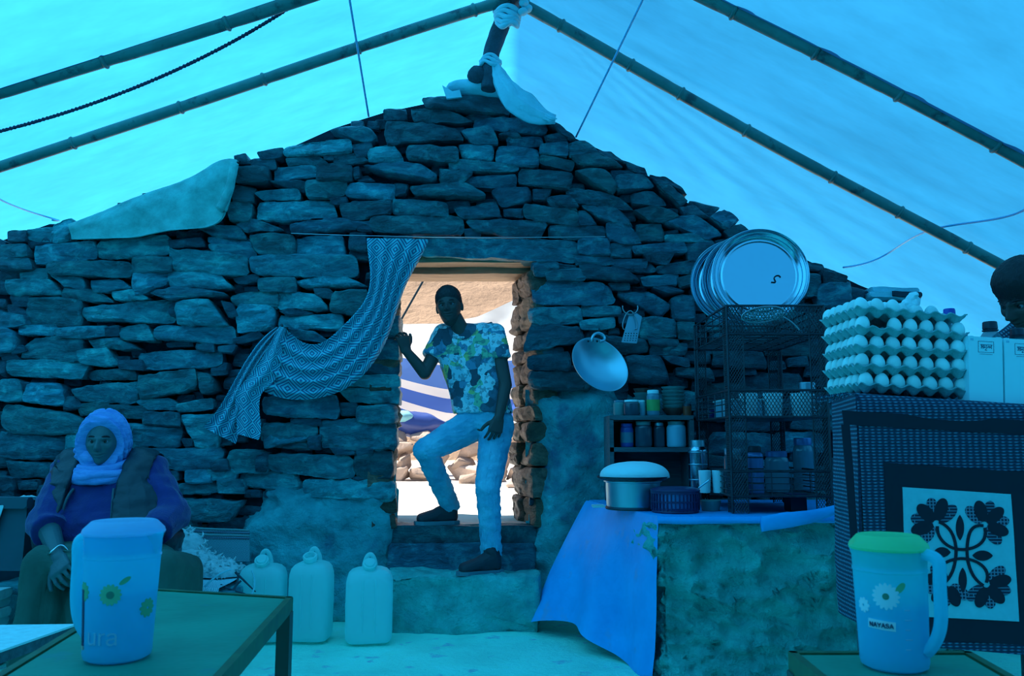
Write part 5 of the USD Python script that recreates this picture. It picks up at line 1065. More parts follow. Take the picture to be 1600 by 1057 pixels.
# ------------------------------------------------------------------ wire rack and what stands on it
RX0, RX1, RY0, RY1 = 1.003, 1.457, 3.86, 4.55
t = thing('wire_rack', 'tall dark rack of expanded metal mesh with three basket shelves on the counter', 'rack', (RX0, RY0, CZ)); ro = np.array([RX0, RY0, CZ])
def bar(a, b, r=.0035, sides=4): return tube([a, b], r, sides)
def lattice(o, U, V, w, h, pitch, r):
    """Diamond mesh of thin strands in a w x h panel spanned by unit vectors U, V."""
    o, U, V = map(np.asarray, (o, U, V)); out = []; sl = 1.6
    for sgn in (1, -1):
        c = -h / sl if sgn > 0 else 0
        while c < w + (0 if sgn > 0 else h / sl):
            x0, x1 = (c, c + h / sl) if sgn > 0 else (c, c - h / sl); z0, z1 = 0., h
            pts = []
            for (xa, za, xb, zb_) in ((x0, z0, x1, z1),):
                t0, t1 = 0., 1.; dx = xb - xa
                lo, hi = (0 - xa) / dx, (w - xa) / dx
                if lo > hi: lo, hi = hi, lo
                t0, t1 = max(t0, lo), min(t1, hi)
                if t1 - t0 > 1e-3: pts = [o + U * (xa + dx * t0) + V * (za + (zb_ - za) * t0), o + U * (xa + dx * t1) + V * (za + (zb_ - za) * t1)]
            if pts: out.append(tube(pts, r, 3, caps=False))
            c += pitch
    return cat_(out)
Z = lambda py: 1 + (691 - py) / 1305 * RY0 * 1.0
zt1, zt0, zm1, zm0, zb1, zb0 = at(0, 478, RY0)[2], at(0, 522, RY0)[2], at(0, 610, RY0)[2], at(0, 652, RY0)[2], at(0, 737, RY0)[2], at(0, 776, RY0)[2]
def rk(name, mesh, m='rack_paint', sm=False, lab=None): return obj(name, shift(mesh, ro), L[m], t, sm, lab)
pw_ = .072
corners = [(RX0, RY0, 1, 1), (RX1, RY0, -1, 1), (RX0, RY1, 1, -1), (RX1, RY1, -1, -1)]
for x, y, sx, sy in corners:
    w = pw_ if y == RY0 else .055
    f = cat_([bar((x, y, CZ + .008), (x, y, zt1), .006), bar((x + sx * w, y, CZ + .008), (x + sx * w, y, zt1), .0035), bar((x, y + sy * w, CZ + .008), (x, y + sy * w, zt1), .0035)]); rk('post', f)
    rk('post_mesh', cat_([lattice((min(x, x + sx * w), y, CZ + .01), [1, 0, 0], [0, 0, 1], w, zt1 - CZ - .01, .0125, .0017), lattice((x, min(y, y + sy * w), CZ + .01), [0, 1, 0], [0, 0, 1], w, zt1 - CZ - .01, .0125, .0017)]))
def basket(z0, z1, front, label=None):
    A = [(RX0, RY0), (RX1, RY0), (RX1, RY1), (RX0, RY1)]
    rim = cat_([bar((*A[i], z), (*A[(i + 1) % 4], z), .0055, 6) for i in range(4) for z in (z0, z1)]); b = obj('basket_shelf', shift(rim, ro), L['rack_paint'], t, False)
    if z0 == zt0: obj('shelf_wires', shift(cat_([bar((RX0, y, z0), (RX1, y, z0), .003) for y in np.linspace(RY0 + .05, RY1 - .05, 10)] + [bar((x, RY0, z0 - .004), (x, RY1, z0 - .004), .003) for x in np.linspace(RX0 + .09, RX1 - .09, 4)]), ro), L['rack_paint'], b, False)
    else: obj('shelf_sheet', shift(bx(RX1 - RX0, RY1 - RY0, .004, ((RX0 + RX1) / 2, (RY0 + RY1) / 2, z0 - .004)), ro), L['dark_metal'], b, False)
    sides = []
    for i in (1, 2, 3):
        a, c = np.array([*A[i], 0]), np.array([*A[(i + 1) % 4], 0]); 
        for k in range(1, 4): sides.append(bar(a + [0, 0, z0 + (z1 - z0) * k / 4], c + [0, 0, z0 + (z1 - z0) * k / 4], .003))
        ln = np.linalg.norm(c - a); n_ = int(ln / .12)
        for k in range(n_ + 1): p_ = a + (c - a) * k / n_; sides.append(bar(p_ + [0, 0, z0], p_ + [0, 0, z1], .0025))
    obj('side_wires', shift(cat_(sides), ro), L['rack_paint'], b, False)
    if front == 'mesh': obj('front_mesh', shift(lattice((RX0, RY0, z0), [1, 0, 0], [0, 0, 1], RX1 - RX0, z1 - z0, .0165, .0021), ro), L['rack_paint'], b, False)
    else: obj('front_wires', shift(cat_([bar((RX0, RY0, z0 + (z1 - z0) * k / 4), (RX1, RY0, z0 + (z1 - z0) * k / 4), .002) for k in range(1, 4)] + [bar((RX0 + (RX1 - RX0) * k / 5, RY0, z0), (RX0 + (RX1 - RX0) * k / 5, RY0, z1), .002) for k in range(1, 5)]), ro), L['rack_paint'], b, False)
basket(zt0, zt1, 'mesh'); basket(zm0, zm1, 'mesh'); basket(zb0, zb1, 'wires')
# sieve hung on the rack's top edge
c = at(1192, 492, 3.80); t2 = thing('sieve', 'small oval wire sieve lying on the top front edge of the rack', 'sieve', c)
al = np.linspace(0, 2 * PI, 40); rim = np.stack([.098 * np.cos(al), 0 * al - .01 * np.sin(al), .034 * np.sin(al) + .012 * np.cos(al)], 1); obj('rim', tube(rim, .0045, 6), L['wire'], t2, True)
ms_ = []
for k in np.linspace(-.085, .085, 15):
    hh = .032 * math.sqrt(1 - (k / .098) ** 2); ms_.append(tube([(k, .0, -hh + .012 * k / .098), (k, -.025 * (hh / .034), 0), (k, .0, hh + .012 * k / .098)], .0018, 4))
for k in np.linspace(-.026, .026, 6):
    hh = .096 * math.sqrt(1 - (k / .034) ** 2); ms_.append(tube([(-hh, 0, k - .010), (0, -.026, k), (hh, 0, k + .010)], .0018, 4))
obj('mesh', cat_(ms_), L['bowl_green'], t2, True)
obj('handle', tube(spline([(.09, 0, -.01), (.13, .01, -.03), (.17, .015, -.07)], 12), .004, 6), L['wire'], t2, True)

# platters leaning on the rack's top
def platter(name, label, c, R, tilt, yaw):
    t = thing(name, label, 'platter', c)
    pf = [(0, -.022), (R * .72, -.022), (R * .76, -.018), (R * .80, -.020), (R * .88, -.002), (R * .96, .003), (R * .985, .010), (R, .006), (R * .985, -.002), (R * .88, -.012), (R * .78, -.030), (R * .72, -.034), (0, -.034)]
    m = lathe(pf[::-1], 72); M = rotm([0, 0, 1], yaw) @ rotm([1, 0, 0], 90 - tilt); obj('dish', place(m, M), L['steel'], t, 30)
    for k in (.86, .93): obj('rim_groove', place(lathe([(R * k - .002, -.008 + .012 * (k > .9)), (R * k, -.002 + .008 * (k > .9)), (R * k + .002, -.008 + .012 * (k > .9))], 72), M), L['steel_dull'], t, 40)
    return t, M
zr = zt1 + .004
Rp = .232
for i, (dx, dy, rr_, lab) in enumerate(((-.085, .20, .225, 'steel platter at the back of the leaning stack, showing least on the left'), (-.035, .13, .232, 'middle steel platter of the stack leaning on the rack'), (0., .05, .236, 'front steel platter of the stack leaning on the rack, marked with a dark squiggle'))):
    t2, M = platter('platter', lab, at(1192, 420, 4.02) + [dx, dy, -.004 * (2 - i) - .02], rr_, 4, -8 - 1.5 * (2 - i))
    if i == 2:
        sq = spline([(.055, .035, -.019), (.075, .03, -.019), (.07, .015, -.019), (.085, .002, -.019), (.10, .012, -.019)], 24) * [1, -1, 1]; obj('painted_mark', place(tube(sq[:, [0, 1, 2]] + [0, 0, .0], .0035, 6), M), L['dark_metal'], t2, True, label='dark painted squiggle')

def cup(name, label, c, r, h, m, cat='cup', handle=False, group=None, lid=None):
    t = thing(name, label, cat, c, group=group)
    obj('body', lathe([(0, 0), (r * .80, 0), (r * .84, .004), (r, h), (r * .97, h + .003), (r * .93, h), (r * .78, .006), (0, .006)], 36), L[m], t, 40)
    if handle: obj('handle', tube(spline([(r * .9, 0, h * .8), (r * 1.5, 0, h * .7), (r * 1.5, 0, h * .35), (r * .85, 0, h * .2)], 16), .005, 8), L[m], t, True)
    if lid: obj('lid', lathe([(0, h + .018), (r * .9, h + .016), (r * 1.05, h + .008), (r * 1.05, h), (0, h)][::-1], 36), L[lid], t, 40)
    return t
for i, (px, w) in enumerate(((1170, .045), (1208, .047), (1252, .050))): cup('white_tub', ['white tub on the middle rack shelf, leftmost of the three behind the mesh', 'white tub on the middle rack shelf, between two others', 'white tub on the middle rack shelf, rightmost, in front of the steel mug'][i], [at(px, 640, 4.02)[0], 4.02, zm0 + .001], w, .115, 'white_ceramic', 'tub')
cup('steel_mug', 'steel mug rising behind the rightmost white tub on the rack', [at(1262, 640, 4.22)[0], 4.22, zm0 + .001], .042, .18, 'steel_dull', 'mug', True)
b = thing('blue_tub', 'pale blue plastic tub at the left end of the middle rack shelf', 'tub', [1.115, 4.14, zm0 + .001]); obj('body', cat_([bx(.16, .26, .008, bev=.003), bx(.006, .26, .085, (-.08, 0, 0), .002), bx(.006, .26, .085, (.08, 0, 0), .002), bx(.16, .006, .085, (0, -.13, 0), .002), bx(.16, .006, .085, (0, .13, 0), .002)]), L['blue_tub'], b, 30); obj('rim', cat_([bx(.178, .012, .008, (0, s * .133, .083), .002) for s in (-1, 1)] + [bx(.012, .27, .008, (s * .083, 0, .083), .002) for s in (-1, 1)]), L['white_ceramic'], b, 30)
for i in range(4):
    p_ = thing('blue_plate', '%s dark blue plate from the bottom of the stack behind the left rack mesh' % ORD[i], 'plate', [1.13, 4.42, zm0 + .001 + .012 * i + .0], group='blue plates in the rack'); obj('dish', lathe([(0, .0), (.06, .0), (.09, .012), (.092, .015), (.06, .004), (0, .004)], 36), L['blue_plate'], p_, 40)
# bottom shelf
def flask(name, label, c, r, h, m, capm='steel_dull'):
    t = thing(name, label, 'flask', c); obj('body', lathe([(0, 0), (r * .94, 0), (r, .006), (r, h * .78), (r * .93, h * .83), (r * .72, h * .87), (0, h * .87)], 36), L[m], t, 40); obj('cap', lathe([(0, h * .86), (r * .74, h * .86), (r * .78, h * .88), (r * .74, h * .99), (r * .6, h), (0, h)], 32), L[capm], t, 40)
    for k in (.2, .5, .74): obj('band', lathe([(r * .99, h * k), (r * 1.025, h * k + .002), (r * 1.025, h * k + .006), (r * .99, h * k + .008)], 36), L[capm], t, 40)
    return t
zs = zb0 + .001
flask('steel_flask', 'tall shiny steel flask at the left of the bottom rack shelf', [at(1091, 740, 4.30)[0], 4.30, zs], .047, .255, 'steel')
for i, px in enumerate((1101, 1118)): cup('steel_tumbler', ['left one of two small white-rimmed tumblers beside the steel flask', 'right one of two small white-rimmed tumblers beside the steel flask'][i], [at(px, 740, 4.10)[0] + .012 * i, 4.10, zs], .030, .105, 'white_ceramic', 'tumbler')
flask('dark_flask', 'slim dark blue flask in the middle of the bottom rack shelf', [at(1180, 740, 4.08)[0], 4.08, zs], .040, .225, 'flask_blue', 'dark_metal')
def jar(name, label, c, r, h, m, lidm, band=None, group=None):
    t = thing(name, label, 'jar', c, group=group)
    obj('body', lathe([(0, 0), (r * .9, 0), (r, .008), (r, h * .74), (r * .92, h * .82), (r * .80, h * .86), (r * .80, h * .9), (0, h * .9)], 36), L[m], t, 40); obj('lid', lathe([(0, h * .86), (r * .86, h * .86), (r * .88, h * .88), (r * .88, h * .98), (r * .8, h), (0, h)], 32), L[lidm], t, 40)
    if band: obj('label_band', lathe([(r * .99, h * .18), (r * 1.012, h * .18), (r * 1.012, h * .62), (r * .99, h * .62)], 36), L[band], t, 40)
    return t
jar('glass_jar', 'wide dark blue jar at the front right of the bottom rack shelf', [at(1214, 740, 4.16)[0], 4.16, zs], .058, .20, 'glass_jar', 'flask_blue')
jar('glass_jar', 'taller dark blue jar behind the wide one at the right of the bottom rack shelf', [at(1256, 740, 4.28)[0], 4.28, zs], .050, .265, 'glass_jar', 'flask_blue')
jar('glass_jar', 'dark jar close behind the front left mesh post of the rack', [at(1146, 740, 4.02)[0], 4.02, zs], .045, .215, 'jar_dark', 'glass_jar')
# under the rack
cup('green_bowl', 'pale green bowl under the rack beside the plastic basket', [at(1110, 790, 4.05)[0], 4.05, CZ + .006], .050, .045, 'bowl_green', 'bowl')
b = thing('dark_box', 'small dark box under the right end of the rack', 'box', [at(1245, 790, 4.0)[0], 4.02, CZ + .006]); obj('body', bx(.075, .10, .07, bev=.006), L['dark_metal'], b, 30); obj('lid', bx(.08, .105, .012, (0, 0, .07), .003), L['purple_plastic'], b, 30)

# ------------------------------------------------------------------ open cupboard against the wall
sx0, sx1, sy0, sy1 = at(956, 700, 4.50)[0], at(1082, 700, 4.50)[0], 4.50, 4.78
k1, k2 = at(0, 648, 4.5)[2], at(0, 700, 4.5)[2]; so_ = np.array([(sx0 + sx1) / 2, 4.64, CZ + .006])
t = thing('cupboard', 'low dark wooden open cupboard with two shelves of jars on the counter', 'cupboard', so_); zc0 = CZ + .006
for x in (sx0, sx1): obj('side_panel', shift(bx(.022, sy1 - sy0, k1 - zc0 - .025, (x, 4.64, zc0), .003), so_), L['wood_dark'], t, 30)
for z in (k1 - .025, k2 - .018, zc0 + .012): obj('shelf', shift(bx(sx1 - sx0 + .02, sy1 - sy0, .024, ((sx0 + sx1) / 2, 4.64, z - .004), .003), so_), L['wood_dark'], t, 30)
obj('back_panel', shift(bx(sx1 - sx0, .012, k1 - zc0 - .03, ((sx0 + sx1) / 2, sy1 - .006, zc0), .002), so_), L['wood_dark'], t, 30)
z1 = k1 - .025 - .004 + .024 + .001; z2 = k2 - .018 - .004 + .024 + .001
X = lambda px, Y: at(px, 650, Y)[0]
jar('spice_jar', 'squat dark jar with white lid on the cupboard top', [X(987, 4.56), 4.56, z1], .045, .085, 'jar_dark', 'white_ceramic')
jar('spice_jar', 'small pale bottle between two jars on the cupboard top', [X(1003, 4.60), 4.60, z1], .022, .085, 'blue_tub', 'white_ceramic')
jar('spice_jar', 'jar with bright green label on the cupboard top', [X(1021, 4.56), 4.56, z1], .036, .138, 'glass_jar', 'white_ceramic', 'jar_label_green')
jar('spice_jar', 'pale green pot at the left end of the cupboard top', [X(968, 4.60), 4.60, z1], .034, .085, 'bowl_green', 'glass_jar')
for i in range(7):
    p_ = thing('bowl', '%s bowl from the bottom of the nested stack on the cupboard top' % ORD[i], 'bowl', [X(1053, 4.62), 4.62, z1 + .020 * i], group='nested bowls on the cupboard'); obj('body', lathe([(0, 0), (.035, 0), (.062, .03), (.066, .040), (.063, .040), (.058, .030), (.033, .004), (0, .004)], 36), L['bowl_green' if i else 'bowl_red'], p_, 40)
for i in range(6):
    p_ = thing('bowl', ['reddish bowl at the top of the stack behind the green-labelled jar', '%s bowl from the bottom of the stack behind the green-labelled jar' % ORD[i]][i < 5], 'bowl', [X(1006, 4.71), 4.71, z1 + .024 * i], group=None if i == 5 else 'bowls behind the green-labelled jar'); obj('body', lathe([(0, 0), (.035, 0), (.054, .03), (.057, .036), (.054, .036), (.050, .028), (.033, .004), (0, .004)], 36), L['bowl_red' if i == 5 else 'bowl_green'], p_, 40)
p_ = thing('red_jar', 'small reddish jar at the right end of the cupboard top', 'jar', [X(1074, 4.55), 4.55, z1]); obj('body', lathe([(0, 0), (.022, 0), (.024, .05), (0, .05)], 28), L['red_plastic'], p_, 40); obj('lid', lathe([(0, .05), (.024, .05), (.022, .062), (0, .062)], 28), L['dark_metal'], p_, 40)
jar('spice_jar', 'dark blue jar at the left of the lower cupboard shelf', [X(979, 4.58), 4.58, z2], .036, .128, 'jar_blue', 'blue_plate', 'glass_jar')
jar('spice_jar', 'dark jar with pale green lid on the lower cupboard shelf', [X(1005, 4.56), 4.56, z2], .046, .138, 'jar_dark', 'bowl_green')
jar('spice_jar', 'slim dark jar with steel lid on the lower cupboard shelf', [X(1029, 4.58), 4.58, z2], .032, .134, 'jar_dark', 'steel_dull')
jar('spice_jar', 'pale clouded jar at the right of the lower cupboard shelf', [X(1056, 4.56), 4.56, z2], .052, .140, 'blue_tub', 'bowl_green')

# pot with cloth-covered lid, slotted basket, paper on the counter's corner
pc = np.array([at(990, 780, 4.12)[0], 4.14, CZ + .006]); t = thing('pot', 'aluminium pot with a dark tray lid on the counter', 'pot', pc)
obj('body', lathe([(0, 0), (.118, 0), (.127, .008), (.130, .02), (.132, .128), (.142, .132), (.142, .137), (.128, .135), (.124, .02), (0, .012)], 56), L['steel_dull'], t, 30)
obj('tray_lid', lathe([(0, .14), (.155, .14), (.172, .150), (.175, .158), (.155, .150), (0, .150)], 56), L['dark_metal'], t, 40); obj('base_ring', lathe([(.10, -.0), (.133, .0), (.136, .006), (.133, .014), (.12, .014)], 48), L['dark_metal'], t, 40)
d_ = tm(m3.Manifold.sphere(1, 72).scale((.170, .15, .030))); v = np.asarray(d_.vertices); v[:, 2] = np.maximum(v[:, 2], 0) ** .8 * 1.3; d_.vertices = v + np.stack([0 * v[:, 0], 0 * v[:, 0], .012 * nz(v, 9, 5) * (v[:, 2] > .004)], 1); d_.apply_translation([.01, .0, .152])
tag(obj('white_cloth', shift(place(d_, trimesh.transformations.translation_matrix(pc)), (0, 0, 0)), L['white_cloth'], None, True), 'white cloth heaped over the lid of the aluminium pot', 'cloth')
bc = np.array([at(1057, 792, 3.93)[0], 3.96, CZ + .006]); t = thing('plastic_basket', 'dark slotted plastic basket with a lid in front of the pot', 'basket', bc)
R0 = .110; obj('base', lathe([(0, 0), (R0 * .96, 0), (R0, .004), (R0 * .98, .014), (0, .010)], 48), L['purple_plastic'], t, 40)
for z0, z1_ in ((.014, .022), (.046, .054), (.086, .100)): obj('hoop', lathe([(R0 * .955, z0), (R0 * (1 + z0 * .3), z0), (R0 * (1 + z1_ * .3), z1_), (R0 * .955, z1_)], 48), L['purple_plastic'], t, 40)
obj('inner_wall', lathe([(R0 * .93, .01), (R0 * .945, .01), (R0 * .96, .098), (R0 * .945, .098)], 48), L['flask_blue'], t, 40)
for k in range(36):
    a = 2 * PI * k / 36; obj('slat', bx(.0075, .006, .078, (R0 * math.cos(a), R0 * math.sin(a), .012), .001, rz=math.degrees(a)), L['purple_plastic'], t, 30)
obj('lid', lathe([(0, .118), (R0 * .7, .116), (R0 * 1.0, .108), (R0 * 1.05, .102), (R0 * 1.05, .098), (0, .098)][::-1], 48), L['purple_plastic'], t, 40)
tag(obj('spoon_handle', tube([bc + [.105, -.03, .112], bc + [.150, -.05, .150]], [.004, .005], 8), L['steel_dull'], None, True), 'thin steel spoon handle sticking out at the basket lid', 'spoon')
tag(obj('paper_scrap', wob(bx(.06, .10, .010, (at(934, 778, 4.3)[0], 4.28, CZ + .006), .002).subdivide().subdivide(), .004, 30), L['paper'], None, 40), 'crumpled white paper scrap at the left corner of the counter cloth', 'paper')

# ------------------------------------------------------------------ quilt-covered stand on the right
QY = 2.40
def qp(px, py): p = at(px, py, QY); return np.array([p[0], p[2]])
zt = lambda x: 1.135 - .065 * (x - .965)
qo = np.array([1.4, QY, 0.0])
t = thing('stand', 'tall stand covered by the quilt, carrying eggs and cartons', 'counter', qo)
tp_ = extrude(Polygon([(1.0, QY + .02), (2.1, QY + .02), (2.1, QY + .55), (1.13, QY + .55)]), .04); v = np.asarray(tp_.vertices).copy(); v[:, 2] += zt(v[:, 0]) - .052; tp_.vertices = v; obj('board', shift(tp_, qo), L['wood_dark'], t, False)
for x, y in ((1.05, QY + .06), (2.04, QY + .06), (1.19, QY + .50), (2.04, QY + .50)):
    obj('leg', shift(bx(.05, .05, zt(x) - .05, (x, y, 0), .004), qo), L['wood_dark'], t, 30)
t = thing('quilt', 'dark checked quilt with a four-flower appliqué panel hung over the stand', 'quilt', qo)
x = np.linspace(.985, 2.12, 110); nb = 14
rows = []
for xi in x:
    z0 = zt(xi) + .004; zbm = 1 - (at(1342, 1003, QY)[2] * 0 + 0); zlow = qp(1342, 1003)[1] - .075 * (xi - .985)
    prof = [(QY + .56, z0), (QY + .3, z0), (QY + .10, z0), (QY + .03, z0), (QY + .004, z0 - .007), (QY - .010, z0 - .022), (QY - .014, z0 - .045)] + [(QY - .014, z) for z in np.linspace(z0 - .07, zlow, 40)]
    rows.append(np.array([[xi + max(0, y - QY) * .24 * (2.12 - xi) / 1.135, y, z] for y, z in prof]))
P = np.array(rows); fr = (np.arange(P.shape[1]) > 6)[None, :]; P[..., 1] += np.where(fr, .014 * nz(P, 3, 4) - .006 * np.sin(P[..., 0] * 9), 0); P[:, 4:7, 2] += .006 * nz(P[:, 4:7] * [1, .2, .2], 20, 8)
obj('front', shift(thick(P, .008), qo), L['quilt_weave'], t, 50)
frontY = lambda xx: QY - .028
# left side hanging down and back
s, q = np.meshgrid(np.linspace(0, 1, 26), np.linspace(0, 1, 60), indexing='ij')
zlow = qp(1342, 1003)[1]; S = np.stack([.985 + .115 * s - .018 * np.sin(s * PI * 2.2 + q * 2) * q, QY - .012 + s * .48, (zt(.985) + .002) * (1 - q) + zlow * q + .0 * s], -1)
S[..., 0] += .02 * nz(S, 7, 9) * np.clip(s * 4, 0, 1) * np.clip(q * 5, 0, 1); obj('side', shift(thick(S, .008), qo), L['quilt_side'], t, 50)
for k in range(26):
    a = np.array([1.0 - .02, QY + .02 + .009 * k, zt(.985) + .004]); obj('fringe', shift(tube([a, a + [-.016, -.004, .004], a + [-.026, -.01 + .004 * (k % 3), -.016 - .004 * (k % 2)]], [.0022, .002, .001], 4), qo), L['quilt_side'], t, True) if k % 2 == 0 else None
def strip(name, pts, m, y, h=.003, lab=None):
    pg = Polygon([tuple(qp(*p)) for p in pts]) if not hasattr(pts, 'area') else pts
    e = extrude(pg, h); e = tm(man(e).refine_to_length(.03)) if pg.area > 1e-3 else e
    e.apply_transform(mat4(np.array([0, y, 0]), [1, 0, 0], [0, 0, 1], [0, -1, 0])); 
    v = np.asarray(e.vertices).copy(); ex = np.stack([v[:, 0], v[:, 0] * 0 + QY - .014, v[:, 2]], -1); v[:, 1] += .014 * nz(ex, 3, 4) - .006 * np.sin(v[:, 0] * 9); e.vertices = v
    return obj(name, shift(e, qo), L[m], t, 30, lab)
y0 = QY - .018
strip('border_band', [(1310, 642), (1322, 643), (1950, 677), (1950, 699), (1600, 680), (1331, 665), (1313, 664)], 'appl_dark', y0)
strip('border_band', [(1309, 664), (1322, 664), (1348, 1003), (1338, 1003)], 'appl_dark', y0)
strip('panel_border', [(1376, 723), (1596, 738), (1606, 1006), (1389, 996)], 'appl_dark', y0)
pnl = strip('panel', [(1405, 761), (1572, 772), (1584, 969), (1413, 961)], 'appl_light', y0 - .003, lab='pale square panel of the quilt')
C0 = (1497, 864)
def ell(cx, cy, a, b, deg): return affinity.translate(affinity.rotate(affinity.scale(Point(0, 0).buffer(1, 10), a, b), deg, origin=(0, 0)), cx, cy)
def motif(name, pgpx, m, dy): 
    for g in getattr(pgpx, 'geoms', [pgpx]):
        pg = Polygon([tuple(qp(*p)) for p in g.exterior.coords], [[tuple(qp(*p)) for p in h.coords] for h in g.interiors]); e = extrude(pg, .002)
        e.apply_transform(mat4(np.array([0, y0 - .006 - dy, 0]), [1, 0, 0], [0, 0, 1], [0, -1, 0])); v = np.asarray(e.vertices).copy(); ex = np.stack([v[:, 0], v[:, 0] * 0 + QY - .014, v[:, 2]], -1); v[:, 1] += .014 * nz(ex, 3, 4) - .006 * np.sin(v[:, 0] * 9); e.vertices = v
        obj(name, shift(e, qo), L[m], pnl, False)
F4 = lambda x, y: (1390 + x / 4.595, 750 + y / 4.595)
fl_ = [((312, 312), 225, 178), ((648, 318), 318, 165), ((662, 742), 48, 165), ((400, 735), 132, 165)]
for (fx_, fy_), mid, Rl in fl_:
    for k in range(7):
        an = mid + (k - 3) * 31; a = math.radians(an); c_ = (fx_ + Rl * .60 * math.cos(a), fy_ + Rl * .60 * math.sin(a)); cx, cy = F4(*c_)
        motif('petal', ell(cx, cy, Rl * .46 / 4.595, Rl * .265 / 4.595, an), ['check_cloth', 'appl_dark', 'stripe_cloth', 'appl_dark', 'check_cloth', 'appl_dark', 'stripe_cloth'][k], .0004 * (k % 2))
for cx, cy, a, b in ((478, 340, 28, 90), (497, 715, 28, 90), (635, 538, 70, 36), (352, 515, 60, 36)):
    x_, y_ = F4(cx, cy); l_ = ell(x_ - (b if a < b else 0) / 4.595 * .55, y_ - (0 if a < b else a) / 4.595 * .0, 1, 1, 0)
    A_ = Point(0, 0).buffer(1.25, 24); lens = affinity.translate(A_, .75, 0).intersection(affinity.translate(A_, -.75, 0)); lens = affinity.scale(lens, a / 4.595 / .5, b / 4.595 / 1.0) if a < b else affinity.scale(affinity.rotate(lens, 90, origin=(0, 0)), a / 4.595 / 1.0, b / 4.595 / .5)
    motif('leaf', affinity.translate(lens, x_, y_), 'appl_dark', 0)
def arc(pts): 
    p = spline([(*F4(*q_), 0) for q_ in pts], 24)[:, :2]; return LineString(p).buffer(10 / 4.595, cap_style=2)
for g in ([(330, 300), (415, 370), (448, 480), (445, 570), (420, 660), (370, 730)], [(318, 330), (350, 430), (430, 485), (530, 492), (610, 460), (650, 340)], [(640, 325), (560, 350), (530, 440), (530, 560), (570, 680), (640, 750)], [(660, 730), (650, 630), (560, 570), (440, 565), (360, 600), (320, 690)]): motif('ring_band', arc(g), 'appl_dark', .001)

# ------------------------------------------------------------------ eggs in trays
PT = .0475; NX, NY = 7, 6
TX0, TY0 = at(1344, 610, 2.44)[0], 2.445
TW, TD, TH = NX * PT, NY * PT, .0562
def tray_mesh(seed):
    nx, ny = NX * 8 + 1, NY * 8 + 1; x = np.linspace(0, TW, nx); y = np.linspace(0, TD, ny); X, Y = np.meshgrid(x, y, indexing='ij')
    u, v = X / PT, Y / PT; cupz = np.cos(2 * PI * u) * .5 + np.cos(2 * PI * v) * .5          # +1 at the posts, -1 in the cups
    Zt = .022 + .017 * np.clip(cupz, -1, 1.1); edge = np.minimum(np.minimum(X, TW - X), np.minimum(Y, TD - Y)); Zt = np.where(edge < .003, .030 + .004 * np.cos(2 * PI * (u + v)), Zt)
    Zt = Zt + .006 * nz(np.stack([X, Y, X * 0 + seed], -1), 9, seed); return thick(np.stack([X, Y, Zt], -1), .003)
tslope = -.065
egg = None; er = np.random.default_rng(21)
def egg_shape():
    a = np.linspace(0, PI, 20); z = -np.cos(a); r = np.sin(a) * (1 - .10 * z); return lathe(np.stack([r * .0208, z * .0262], 1), 24)
eggm = egg_shape()

names = ['lowest', 'second', 'third', 'fourth', 'topmost']
for k in range(5):
    lo = np.array([TX0 + er.uniform(-.008, .008), TY0 + er.uniform(-.004, .006), zt(TX0) + .010 + TH * k]); yw = er.uniform(-1.6, 1.6); rl = math.degrees(math.atan(-tslope)) + er.uniform(-.5, .5)
    t = thing('egg_tray', ['lowest egg tray, resting on the quilt', 'second egg tray from the bottom of the stack', 'middle egg tray of the stack', 'fourth egg tray from the bottom of the stack', 'topmost egg tray with exposed eggs and a crumpled bag'][k], 'egg tray', lo, rot=(0, rl, yw)); obj('pulp_tray', tray_mesh(k), L['pulp'], t, 50)
    Rm = trimesh.transformations.euler_matrix(0, math.radians(rl), math.radians(yw), 'sxyz')[:3, :3]
    for i in range(NX):
        for j in range(NY):
            if k < 4 and not (j == 0 or i == 0): continue
            if k == 4 and (i + j > 6 and er.random() < .75 or j == 0 and i > 2): continue
            if k == 3 and j == 0 and i in (1,): continue
            p = lo + Rm @ np.array([(i + .5) * PT, (j + .5) * PT, .0405]); lab = "pale egg in the %s egg tray, %s, %s from the left" % (names[k], 'front row' if j == 0 else ORD[j] + ' row back', ORD[i]); gr = 'eggs in the %s tray' % names[k]
            if egg is None:
                e = thing('egg', lab, 'egg', p, group=gr); obj('shell', eggm, L['egg_shell'], e, True); egg = e
            else: dup(egg, p, label=lab, group=gr, rot=(er.uniform(-14, 14), er.uniform(-14, 14), er.uniform(0, 360)))
c = np.array([TX0 + .215, TY0 + .10, zt(TX0 + .2) + TH * 5 + .022]); q = tm(m3.Manifold.sphere(.030, 40)); tag(obj('plastic_bag', place(wob(wob(q, .022, 30, 3), .010, 70, 6), trimesh.transformations.translation_matrix(c)), L['white_cloth'], None, 50), 'small crumpled clear bag lying on the top egg tray', 'bag')

